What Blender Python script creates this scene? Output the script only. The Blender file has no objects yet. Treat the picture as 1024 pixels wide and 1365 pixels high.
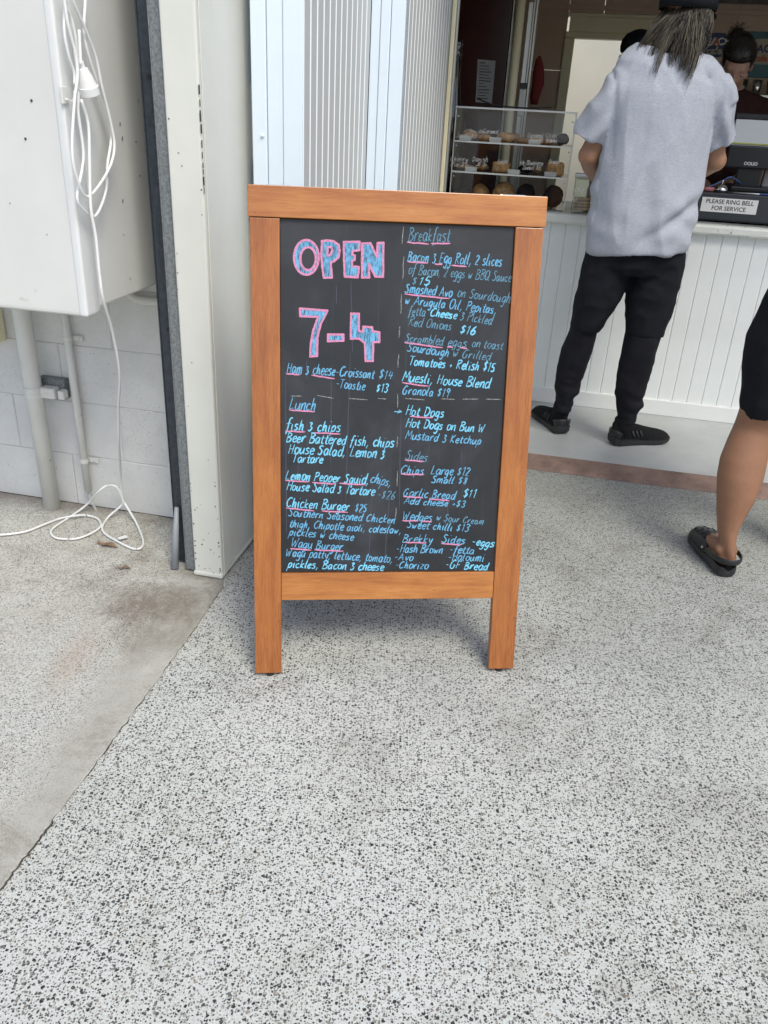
import bpy, bmesh, math, random
from mathutils import Vector as V, Matrix, noise
from math import sin, cos, pi, radians
random.seed(7)
SC = bpy.context.scene
COL = SC.collection

# ------------------------------------------------------------------ camera, sky, sun, exposure
F_PX, PITCH, ROLL, CAM_H = 1090.66, 0.461948, 0.0529714, 1.35
_f = V((0, cos(PITCH), -sin(PITCH))); _u = V((0, sin(PITCH), cos(PITCH))); _x = V((1, 0, 0))
RT = cos(ROLL)*_x + sin(ROLL)*_u; UP = -sin(ROLL)*_x + cos(ROLL)*_u
cam = bpy.data.cameras.new('camera'); cam.sensor_fit = 'VERTICAL'; cam.sensor_height = 36
cam.lens = F_PX/1365*36; cam.clip_start = .05; cam.clip_end = 3000
co = bpy.data.objects.new('camera', cam); COL.objects.link(co)
m3 = Matrix((RT, UP, -_f)).transposed()
co.matrix_world = Matrix.Translation((0, 0, CAM_H)) @ m3.to_4x4()
SC.camera = co
SC.render.resolution_x = 768; SC.render.resolution_y = 1024

SUN_EL, SUN_AZ = radians(54), radians(152)      # azimuth clockwise from +Y: light comes from behind the camera
w = bpy.data.worlds.new('World'); SC.world = w; w.use_nodes = True
nt = w.node_tree; nt.nodes.clear()
sky = nt.nodes.new('ShaderNodeTexSky'); sky.sky_type = 'NISHITA'; sky.sun_disc = False
sky.sun_elevation = SUN_EL; sky.sun_rotation = SUN_AZ; sky.dust_density = 2.5; sky.ozone_density = 1.0
bg = nt.nodes.new('ShaderNodeBackground'); bg.inputs[1].default_value = .15
wo = nt.nodes.new('ShaderNodeOutputWorld')
nt.links.new(sky.outputs[0], bg.inputs[0]); nt.links.new(bg.outputs[0], wo.inputs[0])
sl = bpy.data.lights.new('sun', 'SUN'); sl.energy = 1.75; sl.angle = radians(22); sl.color = (1, .98, .87)
so = bpy.data.objects.new('sun', sl); COL.objects.link(so)
sd = V((sin(SUN_AZ)*cos(SUN_EL), cos(SUN_AZ)*cos(SUN_EL), sin(SUN_EL)))
so.rotation_euler = sd.to_track_quat('Z', 'Y').to_euler(); so.location = sd*20
vs = SC.view_settings; vs.view_transform = 'Standard'; vs.look = 'None'; vs.gamma = 1; vs.use_curve_mapping = False
vs.exposure = 0.33

# ------------------------------------------------------------------ frames: shop frame a (along counter), b (into the shop)
ANG = radians(-11.3)
UX = V((cos(ANG), sin(ANG), 0)); UY = V((-sin(ANG), cos(ANG), 0)); OO = V((.7, 4.02, 0))
def S(a, b, z=0): return OO + a*UX + b*UY + V((0, 0, z))
CAMP = V((0, 0, CAM_H))
def ray(x, y): return (x-512)*RT - (y-682.5)*UP + F_PX*_f
def hit(x, y, P, n):
    d = ray(x, y); return CAMP + d*(((V(P)-CAMP).dot(n))/d.dot(n))
def onz(x, y, z=0.): return hit(x, y, (0, 0, z), V((0, 0, 1)))
def onY(x, y, Y): return hit(x, y, (0, Y, 0), V((0, 1, 0)))
def onb(x, y, b): return hit(x, y, S(0, b), UY)
def ona(x, y, a): return hit(x, y, S(a, 0), UX)
def ab(P): d = P-OO; return d.dot(UX), d.dot(UY), P.z

# ------------------------------------------------------------------ object helpers
def tag(o, label=None, cat=None, group=None, kind=None):
    if label: o['label'] = label
    if cat: o['category'] = cat
    if group: o['group'] = group
    if kind: o['kind'] = kind
    return o
def thing(name, label, cat, loc=(0, 0, 0), rotz=0, group=None):
    o = bpy.data.objects.new(name, None); COL.objects.link(o); o.location = loc
    o.rotation_euler = (0, 0, rotz); o.empty_display_size = .1
    return tag(o, label, cat, group)
def pmat(p): # world matrix of a freshly made parent chain
    m = Matrix.LocRotScale(p.location, p.rotation_euler, p.scale)
    return (pmat(p.parent) @ p.matrix_parent_inverse @ m) if p.parent else m
def place(name, me, m, parent=None, loc=None, rot=None):
    o = bpy.data.objects.new(name, me); COL.objects.link(o)
    if m and not me.materials: me.materials.append(m)
    if parent: o.parent = parent; o.matrix_parent_inverse = pmat(parent).inverted()
    if loc is not None: o.location = loc
    if rot is not None: o.rotation_euler = rot
    return o
def obj(name, bm, m, parent=None, smooth=False, recenter=True):
    """world-space bmesh -> one object with its origin at the base of the mesh"""
    if isinstance(bm, bmesh.types.BMesh):
        me = bpy.data.meshes.new(name); bm.to_mesh(me); bm.free()
    else: me = bm
    loc = V((0, 0, 0))
    if recenter and len(me.vertices):
        xs = [v.co for v in me.vertices]
        loc = V(((min(c.x for c in xs)+max(c.x for c in xs))/2, (min(c.y for c in xs)+max(c.y for c in xs))/2, min(c.z for c in xs)))
        me.transform(Matrix.Translation(-loc))
    if smooth: me.shade_smooth()
    return place(name, me, m, parent, loc)
ROTS = ANG
def bx(bm, c, size, rot=None, bev=0, seg=1):
    """box centred at c (world); rot a 3x3 whose columns are its axes"""
    g = bmesh.ops.create_cube(bm, size=1)['verts']
    for v in g: v.co = V((v.co.x*size[0], v.co.y*size[1], v.co.z*size[2]))
    if bev:
        es = list({e for v in g for e in v.link_edges})
        r = bmesh.ops.bevel(bm, geom=es, offset=bev, segments=seg, affect='EDGES', profile=.6)
        g = list({v for f in r['faces'] for v in f.verts} | {v for v in g if v.is_valid})
    mm = (rot.to_4x4() if rot else Matrix.Identity(4)); mm = Matrix.Translation(c) @ mm
    for v in g: v.co = mm @ v.co
    return g
RS = Matrix((UX, UY, V((0, 0, 1)))).transposed()
def sbox(bm, a0, a1, b0, b1, z0, z1, bev=0, seg=1):
    bx(bm, S((a0+a1)/2, (b0+b1)/2, (z0+z1)/2), (abs(a1-a0), abs(b1-b0), abs(z1-z0)), RS, bev, seg)
def sb(name, a0, a1, b0, b1, z0, z1, m, parent=None, bev=0, seg=1):
    bm = bmesh.new(); sbox(bm, a0, a1, b0, b1, z0, z1, bev, seg); return obj(name, bm, m, parent)
def catmull(P, n=6, closed=False):
    out = []; k = len(P)
    for i in range(k if closed else k-1):
        p0 = P[(i-1) % k] if (closed or i > 0) else P[0]*2-P[1]
        p1 = P[i]; p2 = P[(i+1) % k]
        p3 = P[(i+2) % k] if (closed or i+2 < k) else P[-1]*2-P[-2]
        for j in range(n):
            t = j/n
            out.append(.5*((2*p1)+(p2-p0)*t+(2*p0-5*p1+4*p2-p3)*t*t+(3*p1-p0-3*p2+p3)*t*t*t))
    if not closed: out.append(P[-1].copy())
    return out
def tube(bm, pts, rads, side=V((1, 0, 0)), seg=16, cap=True, closed=False):
    """pts with radii r or (r_side, r_depth); side = reference direction"""
    rings = []; n = len(pts)
    for i, p in enumerate(pts):
        t = (pts[(i+1) % n]-pts[(i-1) % n]) if closed else (pts[min(i+1, n-1)]-pts[max(i-1, 0)])
        if t.length < 1e-9: t = V((0, 0, 1))
        t.normalize()
        s = side-t*side.dot(t)
        if s.length < .15: s = V((0, 1, 0))-t*t.y if abs(t.y) < .9 else V((0, 0, 1))-t*t.z
        s.normalize(); d = t.cross(s)
        r = rads[i] if isinstance(rads, (list, tuple)) and not (len(rads) == 2 and n != 2 and not hasattr(rads[0], '__len__')) else rads
        r = r if hasattr(r, '__len__') else (r, r)
        rings.append([bm.verts.new(p+s*r[0]*cos(2*pi*k/seg)+d*r[1]*sin(2*pi*k/seg)) for k in range(seg)])
    m = n if closed else n-1
    for i in range(m):
        A, B = rings[i], rings[(i+1) % n]
        for k in range(seg): bm.faces.new((A[k], A[(k+1) % seg], B[(k+1) % seg], B[k]))
    if cap and not closed:
        bm.faces.new(list(reversed(rings[0]))); bm.faces.new(rings[-1])
    return rings
def wire(name, P, r, m, parent=None, n=6, seg=8):
    bm = bmesh.new(); q = catmull([V(p) for p in P], n); tube(bm, q, [r]*len(q), seg=seg)
    return obj(name, bm, m, parent, smooth=True)
def ell(bm, c, r, rot=None, u=20, v=12):
    g = bmesh.ops.create_uvsphere(bm, u_segments=u, v_segments=v, radius=1)['verts']
    mm = Matrix.Translation(c) @ (rot.to_4x4() if rot else Matrix.Identity(4)) @ Matrix.Diagonal((*r, 1))
    for q in g: q.co = mm @ q.co
    return g
def frame(fwd, up=V((0, 0, 1))):
    """columns: right, forward, up"""
    f = V(fwd).normalized(); r = f.cross(up).normalized(); u = r.cross(f)
    return Matrix((r, f, u)).transposed()
def remesh(bm, vox, smooth_it=4, name='m'):
    me = bpy.data.meshes.new(name); bm.to_mesh(me); bm.free()
    o = bpy.data.objects.new('tmp', me); COL.objects.link(o)
    md = o.modifiers.new('r', 'REMESH'); md.mode = 'VOXEL'; md.voxel_size = vox
    if smooth_it:
        s = o.modifiers.new('s', 'SMOOTH'); s.factor = .5; s.iterations = smooth_it
    dg = bpy.context.evaluated_depsgraph_get(); dg.update()
    out = bpy.data.meshes.new_from_object(o.evaluated_get(dg))
    bpy.data.objects.remove(o); return out
def folds(me, amp, scale, stretch=(1, 1, 1), seed=0, ridge=True):
    vs_ = me.vertices; nr = [v.normal.copy() for v in vs_]
    for v, n in zip(vs_, nr):
        p = V((v.co.x*stretch[0], v.co.y*stretch[1], v.co.z*stretch[2]))*scale+V((seed, 0, 0))
        q = noise.noise(p+V((noise.noise(p*.7), noise.noise(p*.7+V((9, 0, 0))), 0))*.8)
        if ridge: q = .5-abs(q)*1.6
        v.co += n*amp*q
def face_ribbon(bm, pts, wd, nrm, z0=0, taper=True, dz=3e-6):
    n = len(pts); L = []
    for i, p in enumerate(pts):
        t = pts[min(i+1, n-1)]-pts[max(i-1, 0)]
        if t.length < 1e-9: t = V((1, 0, 0))
        s = t.normalized().cross(nrm); k = wd*.5
        if taper and (i == 0 or i == n-1): k *= .55
        off = nrm*(z0+i*dz)
        L.append((bm.verts.new(p+s*k+off), bm.verts.new(p-s*k+off)))
    for i in range(n-1):
        bm.faces.new((L[i][0], L[i+1][0], L[i+1][1], L[i][1]))
def lathe(bm, prof, M, seg=24):
    rings = [[bm.verts.new(M @ V((r*cos(2*pi*k/seg), r*sin(2*pi*k/seg), z))) for k in range(seg)] for r, z in prof]
    for A, B in zip(rings, rings[1:]):
        for k in range(seg): bm.faces.new((A[k], A[(k+1) % seg], B[(k+1) % seg], B[k]))
    bm.faces.new(list(reversed(rings[0]))); bm.faces.new(rings[-1])
def fontmesh(txt, size, bold=0):
    c = bpy.data.curves.new('t', 'FONT'); c.body = txt; c.size = size; c.align_x = 'CENTER'; c.align_y = 'CENTER'
    c.offset = bold; c.resolution_u = 3; c.space_line = .85
    o = bpy.data.objects.new('t', c); COL.objects.link(o)
    dg = bpy.context.evaluated_depsgraph_get(); me = bpy.data.meshes.new_from_object(o.evaluated_get(dg))
    bpy.data.objects.remove(o); return me

# ------------------------------------------------------------------ materials
class NT:
    def __init__(s, name):
        s.m = bpy.data.materials.new(name); s.m.use_nodes = True; s.t = s.m.node_tree
        s.b = s.t.nodes['Principled BSDF']; s.out = s.t.nodes['Material Output']
    def n(s, ty, **k):
        nd = s.t.nodes.new('ShaderNode'+ty)
        for a, v in k.items(): setattr(nd, a, v)
        return nd
    def l(s, a, b): s.t.links.new(a, b)
    def coord(s, kind='Object', scale=(1, 1, 1)):
        tc = s.n('TexCoord'); mp = s.n('Mapping'); mp.inputs['Scale'].default_value = scale
        s.l(tc.outputs[kind], mp.inputs[0]); return mp.outputs[0]
    def noise(s, co, scale, detail=3, rough=.5, dist=0):
        nd = s.n('TexNoise'); nd.inputs['Scale'].default_value = scale; nd.inputs['Detail'].default_value = detail
        nd.inputs['Roughness'].default_value = rough; nd.inputs['Distortion'].default_value = dist
        s.l(co, nd.inputs['Vector']); return nd.outputs['Fac']
    def ramp(s, fac, stops):
        r = s.n('ValToRGB'); e = r.color_ramp.elements
        while len(e) < len(stops): e.new(.5)
        for q, (p, c) in zip(e, stops): q.position = p; q.color = (*c, 1) if hasattr(c, '__len__') else (c, c, c, 1)
        s.l(fac, r.inputs[0]); return r.outputs[0]
    def mix(s, fac, a, b, mode='MIX'):
        x = s.n('Mix', data_type='RGBA', blend_type=mode)
        for v, i in ((fac, 0), (a, 6), (b, 7)):
            if hasattr(v, 'is_output'): s.l(v, x.inputs[i])
            else: x.inputs[i].default_value = v if i == 0 else (*v, 1)
        return x.outputs[2]
    def math(s, op, a, b=None, clamp=False):
        x = s.n('Math', operation=op, use_clamp=clamp)
        for v, i in ((a, 0), (b, 1)):
            if v is None: continue
            if hasattr(v, 'is_output'): s.l(v, x.inputs[i])
            else: x.inputs[i].default_value = v
        return x.outputs[0]
    def bump(s, h, strength=.3, dist=.002):
        b = s.n('Bump'); b.inputs['Strength'].default_value = strength; b.inputs['Distance'].default_value = dist
        s.l(h, b.inputs['Height']); s.l(b.outputs[0], s.b.inputs['Normal']); return b
    def col(s, c):
        if hasattr(c, 'is_output'): s.l(c, s.b.inputs['Base Color'])
        else: s.b.inputs['Base Color'].default_value = (*c, 1)
    def set(s, **k):
        for a, v in k.items():
            i = s.b.inputs[a.replace('_', ' ')]
            if hasattr(v, 'is_output'): s.l(v, i)
            else: i.default_value = v
def simple(name, c, rough=.5, metal=0, var=.12, scale=6, bump=0, bscale=120, stretch=(1, 1, 1), spec=.5, dirt=None, dthr=.62, dscale=30, kind='Object'):
    k = NT(name); cc = k.coord(kind, stretch); nz = k.noise(cc, scale, 4, .6)
    lo = tuple(max(0, x*(1-var)) for x in c); hi = tuple(min(1, x*(1+var)) for x in c)
    colr = k.ramp(nz, [(.3, lo), (.7, hi)])
    if dirt is not None:
        dn = k.noise(cc, dscale, 6, .65); colr = k.mix(k.ramp(dn, [(dthr, 0.), (dthr+.06, 1.)]), colr, dirt)
    k.col(colr); k.set(Roughness=rough, Metallic=metal, Specular_IOR_Level=spec)
    if bump: k.bump(k.noise(cc, bscale, 5, .6), bump, .002)
    return k.m
M = {}
M['white'] = simple('white paint', (.72, .73, .72), .45, var=.05, scale=3, bump=.12, bscale=60, dirt=(.4, .38, .34), dthr=.73, dscale=18)
M['box'] = simple('pale grey enamel', (.68, .68, .65), .34, var=.05, scale=3, bump=.05, bscale=40, dirt=(.50, .48, .45), dthr=.66, dscale=7)
M['blue_white'] = simple('cool white paint', (.74, .83, .91), .5, var=.04, scale=3, bump=.15, bscale=150, dirt=(.5, .47, .42), dthr=.72, dscale=10)
M['plank_grey'] = simple('grey groove board', (.50, .52, .52), .6, var=.05, scale=3, bump=.1, bscale=70, dirt=(.3, .3, .28), dthr=.74, dscale=14)
M['plank_white'] = simple('white groove board', (.74, .77, .76), .5, var=.05, scale=4, bump=.1, bscale=70, dirt=(.4, .38, .33), dthr=.74, dscale=22)
M['groove'] = simple('groove backing', (.45, .47, .47), .7, var=.1); M['lit_groove_edge'] = simple('lit white groove edge', (.88, .89, .88), .5, var=.02)
M['cream'] = simple('cream paint', (.80, .73, .50), .45, var=.06, scale=3, dirt=(.25, .22, .17), dthr=.73, dscale=16)
M['cream_dull'] = simple('dull cream wall paint', (.72, .66, .54), .6, var=.06)
M['brown_wall'] = simple('beige panel wall', (.56, .42, .31), .6, var=.06)
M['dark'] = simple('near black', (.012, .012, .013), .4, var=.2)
M['black_plastic'] = simple('black plastic', (.014, .014, .016), .35, var=.15, bump=.05, bscale=300)
M['drawer'] = simple('charcoal metal', (.03, .036, .045), .4, var=.1)
M['galv'] = simple('galvanised steel', (.22, .235, .24), .55, .4, var=.35, scale=140, bump=.3, bscale=260, dirt=(.10, .11, .125), dthr=.62, dscale=150)
M['dark_steel'] = simple('dark galvanised steel', (.045, .055, .068), .45, .4, var=.3, scale=60, bump=.2, dirt=(.10, .12, .13), dthr=.66, dscale=90)
M['pvc'] = simple('painted pipe', (.70, .70, .66), .45, var=.06, scale=8, bump=.08, bscale=90, dirt=(.3, .28, .25), dthr=.66, dscale=30)
M['cord'] = simple('white cord rubber', (.78, .78, .76), .35, var=.03)
M['chrome'] = simple('polished metal', (.7, .7, .7), .15, 1, var=.03)
M['alu'] = simple('satin aluminium', (.55, .56, .54), .35, .8, var=.06)
M['maroon'] = simple('dark maroon panel', (.055, .016, .012), .25, var=.3, scale=3)
M['red_cloth'] = simple('dark red cloth', (.16, .012, .012), .8, var=.2, scale=20, bump=.2)
M['paper'] = simple('paper', (.75, .75, .74), .8, var=.03)
M['ink'] = simple('black ink', (.02, .02, .025), .6)
M['white_ink'] = simple('white marker', (.75, .75, .72), .6)
M['yellow'] = simple('yellow strip', (.55, .55, .08), .5)
M['rubber'] = simple('black rubber', (.012, .012, .012), .6)
M['nosing'] = simple('terracotta step edge', (.19, .125, .10), .75, var=.35, scale=14, bump=.4, bscale=120, dirt=(.14, .10, .09), dthr=.6, dscale=60)
M['leaf'] = simple('dry leaf', (.22, .14, .08), .8, var=.3, scale=40)
M['joint'] = simple('dark joint filler', (.05, .047, .042), .9, var=.3, scale=40, bump=.4)
M['skin'] = None
def skin(name, c):
    k = NT(name); cc = k.coord('Object'); nz = k.noise(cc, 9, 4, .6); fine = k.noise(cc, 260, 3, .6)
    k.col(k.mix(.35, k.ramp(nz, [(.3, tuple(x*.85 for x in c)), (.7, tuple(min(1, x*1.15) for x in c))]), k.ramp(fine, [(.3, tuple(x*.8 for x in c)), (.7, tuple(min(1, x*1.12) for x in c))])))
    mo = k.noise(cc, 35, 4, .7)
    k.set(Roughness=.42, Subsurface_Weight=.12, Subsurface_Radius=(.02, .008, .004), Subsurface_Scale=.5, Specular_IOR_Level=.4); k.bump(k.math('ADD', fine, k.math('MULTIPLY', mo, 1.5)), .22, .0012); return k.m
M['skin'] = skin('tanned skin', (.34, .18, .11)); M['skin_leg'] = skin('suntanned leg skin', (.28, .14, .08)); M['skin_pale'] = skin('fair skin', (.42, .24, .17))
def heather():
    k = NT('heather grey jersey'); c1 = k.coord('Object', (1, 1, 5)); c2 = k.coord('Object')
    n1 = k.math('ADD', k.math('MULTIPLY', k.noise(c1, 190, 3, .7), .6), k.math('MULTIPLY', k.noise(k.coord('Object', (1, 1, 7)), 70, 3, .6), .4)); n2 = k.noise(c2, 420, 2, .5)
    v = k.math('ADD', k.math('MULTIPLY', n1, .75), k.math('MULTIPLY', n2, .25))
    k.col(k.ramp(v, [(.38, (.30, .32, .38)), (.5, (.385, .405, .465)), (.62, (.48, .50, .555))]))
    k.set(Roughness=.9, Specular_IOR_Level=.2); k.bump(k.math('ADD', k.math('MULTIPLY', k.noise(c2, 700, 2), .15), k.math('MULTIPLY', k.noise(k.coord('Object', (1, 1, .6)), 11, 3, .5, .8), 9)), .5, .0014); return k.m
M['heather'] = heather()
def cloth(name, c, sc=500):
    k = NT(name); cc = k.coord('Object'); n1 = k.noise(cc, sc, 2); n2 = k.noise(cc, 12, 4, .6, .5)
    k.col(k.ramp(n2, [(.3, tuple(x*.8 for x in c)), (.7, tuple(x*1.25 for x in c))])); k.set(Roughness=.88, Specular_IOR_Level=.12)
    k.bump(k.math('ADD', n1, k.math('MULTIPLY', n2, 6)), .4, .0012); return k.m
M['jogger'] = cloth('black jogger fleece', (.012, .013, .017)); M['jogger_low'] = cloth('faded black fleece', (.016, .016, .020))
M['black_cloth'] = cloth('black cloth', (.013, .014, .017)); M['maroon_cloth'] = cloth('dark brown shirt cloth', (.035, .016, .013))
M['knit'] = cloth('black shoe knit', (.012, .012, .013), 900); M['sole'] = simple('black sole foam', (.016, .017, .018), .55, var=.2, bump=.25, bscale=250)
M['clog'] = simple('black foam clog', (.014, .015, .016), .42, var=.15, bump=.1, bscale=160)
def hairm(name, c0, c1, c2):
    k = NT(name); g = k.n('NewGeometry'); k.col(k.ramp(g.outputs['Random Per Island'], [(0, c0), (.5, c1), (1, c2)]))
    k.set(Roughness=.45, Specular_IOR_Level=.5); return k.m
M['hair_grey'] = hairm('streaked grey brown hair', (.008, .0055, .004), (.030, .022, .015), (.15, .125, .085))
M['hair_dark'] = hairm('dark brown hair', (.006, .005, .004), (.016, .011, .008), (.035, .022, .014))
def glassm(name, tint=(1, 1, 1), mn=.04, mx=.55):
    k = NT(name); k.t.nodes.remove(k.b)
    tr = k.n('BsdfTransparent'); tr.inputs[0].default_value = (*tint, 1); gl = k.n('BsdfGlossy'); gl.inputs['Roughness'].default_value = .04
    lw = k.n('LayerWeight'); lw.inputs[0].default_value = .25
    mp = k.n('MapRange'); mp.inputs[3].default_value = mn; mp.inputs[4].default_value = mx; k.l(lw.outputs['Fresnel'], mp.inputs[0])
    mx_ = k.n('MixShader'); k.l(mp.outputs[0], mx_.inputs[0]); k.l(tr.outputs[0], mx_.inputs[1]); k.l(gl.outputs[0], mx_.inputs[2]); k.l(mx_.outputs[0], k.out.inputs[0]); return k.m
M['acrylic'] = glassm('clear acrylic', (.93, .94, .93)); M['acrylic_edge'] = glassm('frosted acrylic edge', (.6, .62, .62), .25, .7); M['glass'] = glassm('greenish glass', (.75, .8, .74), .08, .6)

def terrazzo(name, base, dens, fine=1.):
    """exposed-aggregate concrete: dark stones of three sizes in a pale matrix"""
    k = NT(name); co_ = k.coord('Object')
    wb = k.n('TexNoise'); wb.inputs['Scale'].default_value = 130; wb.inputs['Detail'].default_value = 2; k.l(co_, wb.inputs['Vector'])
    wv = k.n('VectorMath', operation='SCALE'); k.l(wb.outputs['Color'], wv.inputs[0]); wv.inputs['Scale'].default_value = .006
    ad = k.n('VectorMath', operation='ADD'); k.l(co_, ad.inputs[0]); k.l(wv.outputs[0], ad.inputs[1]); cw = ad.outputs[0]
    patch = k.noise(co_, 2.3, 5, .6)
    c = k.ramp(k.noise(co_, 260, 3, .7), [(.3, tuple(x*.72 for x in base)), (.72, tuple(min(1, x*1.14) for x in base))])
    hsum = None
    for sc, thr, r0, r1, cols in ((225, .40-dens, .26, .50, ((.04, .042, .04), (.19, .19, .18), (.36, .34, .30))),
                                  (124, .59-dens, .22, .44, ((.03, .032, .034), (.10, .10, .10), (.32, .28, .23))),
                                  (61, .88-dens*.4, .15, .27, ((.045, .048, .05), (.11, .11, .11), (.24, .21, .18)))):
        vo = k.n('TexVoronoi'); vo.voronoi_dimensions = '2D'; vo.inputs['Scale'].default_value = sc*fine; k.l(cw, vo.inputs['Vector'])
        sp = k.n('SeparateColor'); k.l(vo.outputs['Color'], sp.inputs[0])
        rad = k.math('ADD', k.math('MULTIPLY', sp.outputs[1], r1-r0), r0)
        ins = k.math('SUBTRACT', rad, vo.outputs['Distance'])
        msk = k.math('MULTIPLY', ins, 14, True)
        on = k.math('MULTIPLY', k.math('SUBTRACT', k.math('ADD', sp.outputs[0], k.math('MULTIPLY', k.math('SUBTRACT', patch, .5), .5)), thr), 12, True)
        msk = k.math('MULTIPLY', msk, on, True)
        stone = k.ramp(sp.outputs[2], [(.15, cols[0]), (.6, cols[1]), (.97, cols[2])])
        c = k.mix(msk, c, stone); hsum = msk if hsum is None else k.math('MAXIMUM', hsum, msk)
    return k, c, co_, hsum
def terr_main():
    k, c, co_, h = terrazzo('exposed aggregate paving', (.635, .645, .615), 0.02)
    st = k.ramp(k.noise(co_, 1.3, 6, .62, .4), [(.32, (.74, .73, .69)), (.46, (.93, .93, .91)), (.62, (1, 1, 1))])
    c = k.mix(.8, c, st, 'MULTIPLY')
    st2 = k.ramp(k.noise(co_, 4, 6, .72, 1.), [(.30, (.62, .60, .56)), (.46, (.96, .96, .95)), (.75, (1.0, 1.0, 1.0))])
    c = k.mix(.6, c, st2, 'MULTIPLY')
    # shade deepening towards the serving counter, painted into the paving colour
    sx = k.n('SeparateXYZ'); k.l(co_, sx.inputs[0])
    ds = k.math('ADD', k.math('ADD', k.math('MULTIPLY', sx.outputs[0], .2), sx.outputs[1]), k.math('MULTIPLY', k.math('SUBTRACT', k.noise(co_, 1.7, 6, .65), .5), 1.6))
    shade_f = k.math('MULTIPLY', k.math('SUBTRACT', ds, 1.5), .62, True)
    c = k.mix(shade_f, c, (.60, .61, .60), 'MULTIPLY'); c = k.mix(k.math('MULTIPLY', shade_f, .25), c, (.22, .22, .215))
    k.col(c); k.set(Roughness=.62, Specular_IOR_Level=.35); k.bump(k.math('SUBTRACT', k.noise(co_, 300, 4, .7), k.math('MULTIPLY', h, .5)), .35, .0015); return k.m
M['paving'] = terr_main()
def terr_side():
    k, c, co_, h = terrazzo('worn side slab', (.60, .60, .56), -.10, 1.5)
    film = k.noise(co_, 3.2, 7, .72, .5)
    # cement smeared along the joint: distance from the joint line
    sx = k.n('SeparateXYZ'); k.l(co_, sx.inputs[0])
    dist = k.math('SUBTRACT', k.math('MULTIPLY', k.math('SUBTRACT', sx.outputs[1], 1.05), .115), k.math('ADD', sx.outputs[0], .70))
    near = k.ramp(k.math('ADD', dist, k.math('MULTIPLY', k.math('SUBTRACT', film, .5), .22)), [(.02, 1.), (.12, 0.)])
    fm = k.math('MAXIMUM', k.math('MULTIPLY', near, .85), k.ramp(film, [(.50, 0.), (.68, .5)]))
    fc = k.ramp(k.noise(co_, 9, 6, .7), [(.3, (.34, .325, .285)), (.6, (.44, .435, .395)), (.8, (.54, .535, .50))])
    c = k.mix(fm, c, fc)
    dk = k.ramp(k.noise(co_, 2.1, 7, .75, .6), [(.34, (.50, .44, .38)), (.50, (.95, .93, .90)), (.7, (1, 1, 1))])
    c = k.mix(.85, c, dk, 'MULTIPLY')
    # grime collected in front of the steel post and along the wall foot
    def blob(cx, cy, rx, ry):
        u = k.math('MULTIPLY', k.math('SUBTRACT', sx.outputs[0], cx), 1/rx); v = k.math('MULTIPLY', k.math('SUBTRACT', sx.outputs[1], cy), 1/ry)
        return k.math('SQRT', k.math('ADD', k.math('MULTIPLY', u, u), k.math('MULTIPLY', v, v)))
    b1 = k.math('ADD', k.math('ADD', blob(-.66, 2.02, .30, .17), k.math('MULTIPLY', k.math('SUBTRACT', film, .5), 3.2)), k.math('MULTIPLY', k.math('SUBTRACT', k.noise(co_, 45, 6, .8), .5), 2.2))
    c = k.mix(k.ramp(b1, [(.1, .8), (1.5, 0.)]), c, (.17, .14, .11))
    grit = k.noise(co_, 420, 4, .8); c = k.mix(k.ramp(grit, [(.58, 0.), (.66, .55)]), c, (.72, .71, .67)); c = k.mix(k.ramp(k.noise(co_, 330, 3, .7), [(.62, 0.), (.68, .7)]), c, (.10, .10, .095))
    b3 = k.math('ADD', blob(-.80, 1.72, .07, .22), k.math('MULTIPLY', k.math('SUBTRACT', film, .5), 2.)); c = k.mix(k.ramp(b3, [(.2, .38), (1.2, 0.)]), c, (.36, .27, .20))
    wl = k.math('ADD', k.math('MULTIPLY', sx.outputs[0], .2), sx.outputs[1])
    b2 = k.math('ADD', wl, k.math('MULTIPLY', k.math('SUBTRACT', film, .5), .35))
    c = k.mix(k.ramp(b2, [(.0, 0.), (1., 1.)]) if False else k.math('MULTIPLY', k.math('SUBTRACT', b2, 2.33), 6, True), c, (.17, .145, .12))
    k.col(c); k.set(Roughness=.75, Specular_IOR_Level=.3); k.bump(k.math('ADD', k.noise(co_, 240, 4, .7), k.math('MULTIPLY', k.noise(co_, 30, 4), 2)), .4, .0015); return k.m
M['side'] = terr_side()
def floor_m():
    k = NT('worn grey shop floor'); c = k.coord('Object')
    cc = k.ramp(k.noise(c, 4, 6, .65), [(.3, (.32, .335, .33)), (.7, (.42, .435, .43))]); sp = k.ramp(k.noise(c, 260, 2), [(.62, 0.), (.68, .5)])
    k.col(k.mix(sp, cc, (.22, .22, .21))); k.set(Roughness=.5); k.bump(k.noise(c, 200, 4), .2, .001); return k.m
M['floor'] = floor_m()
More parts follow.
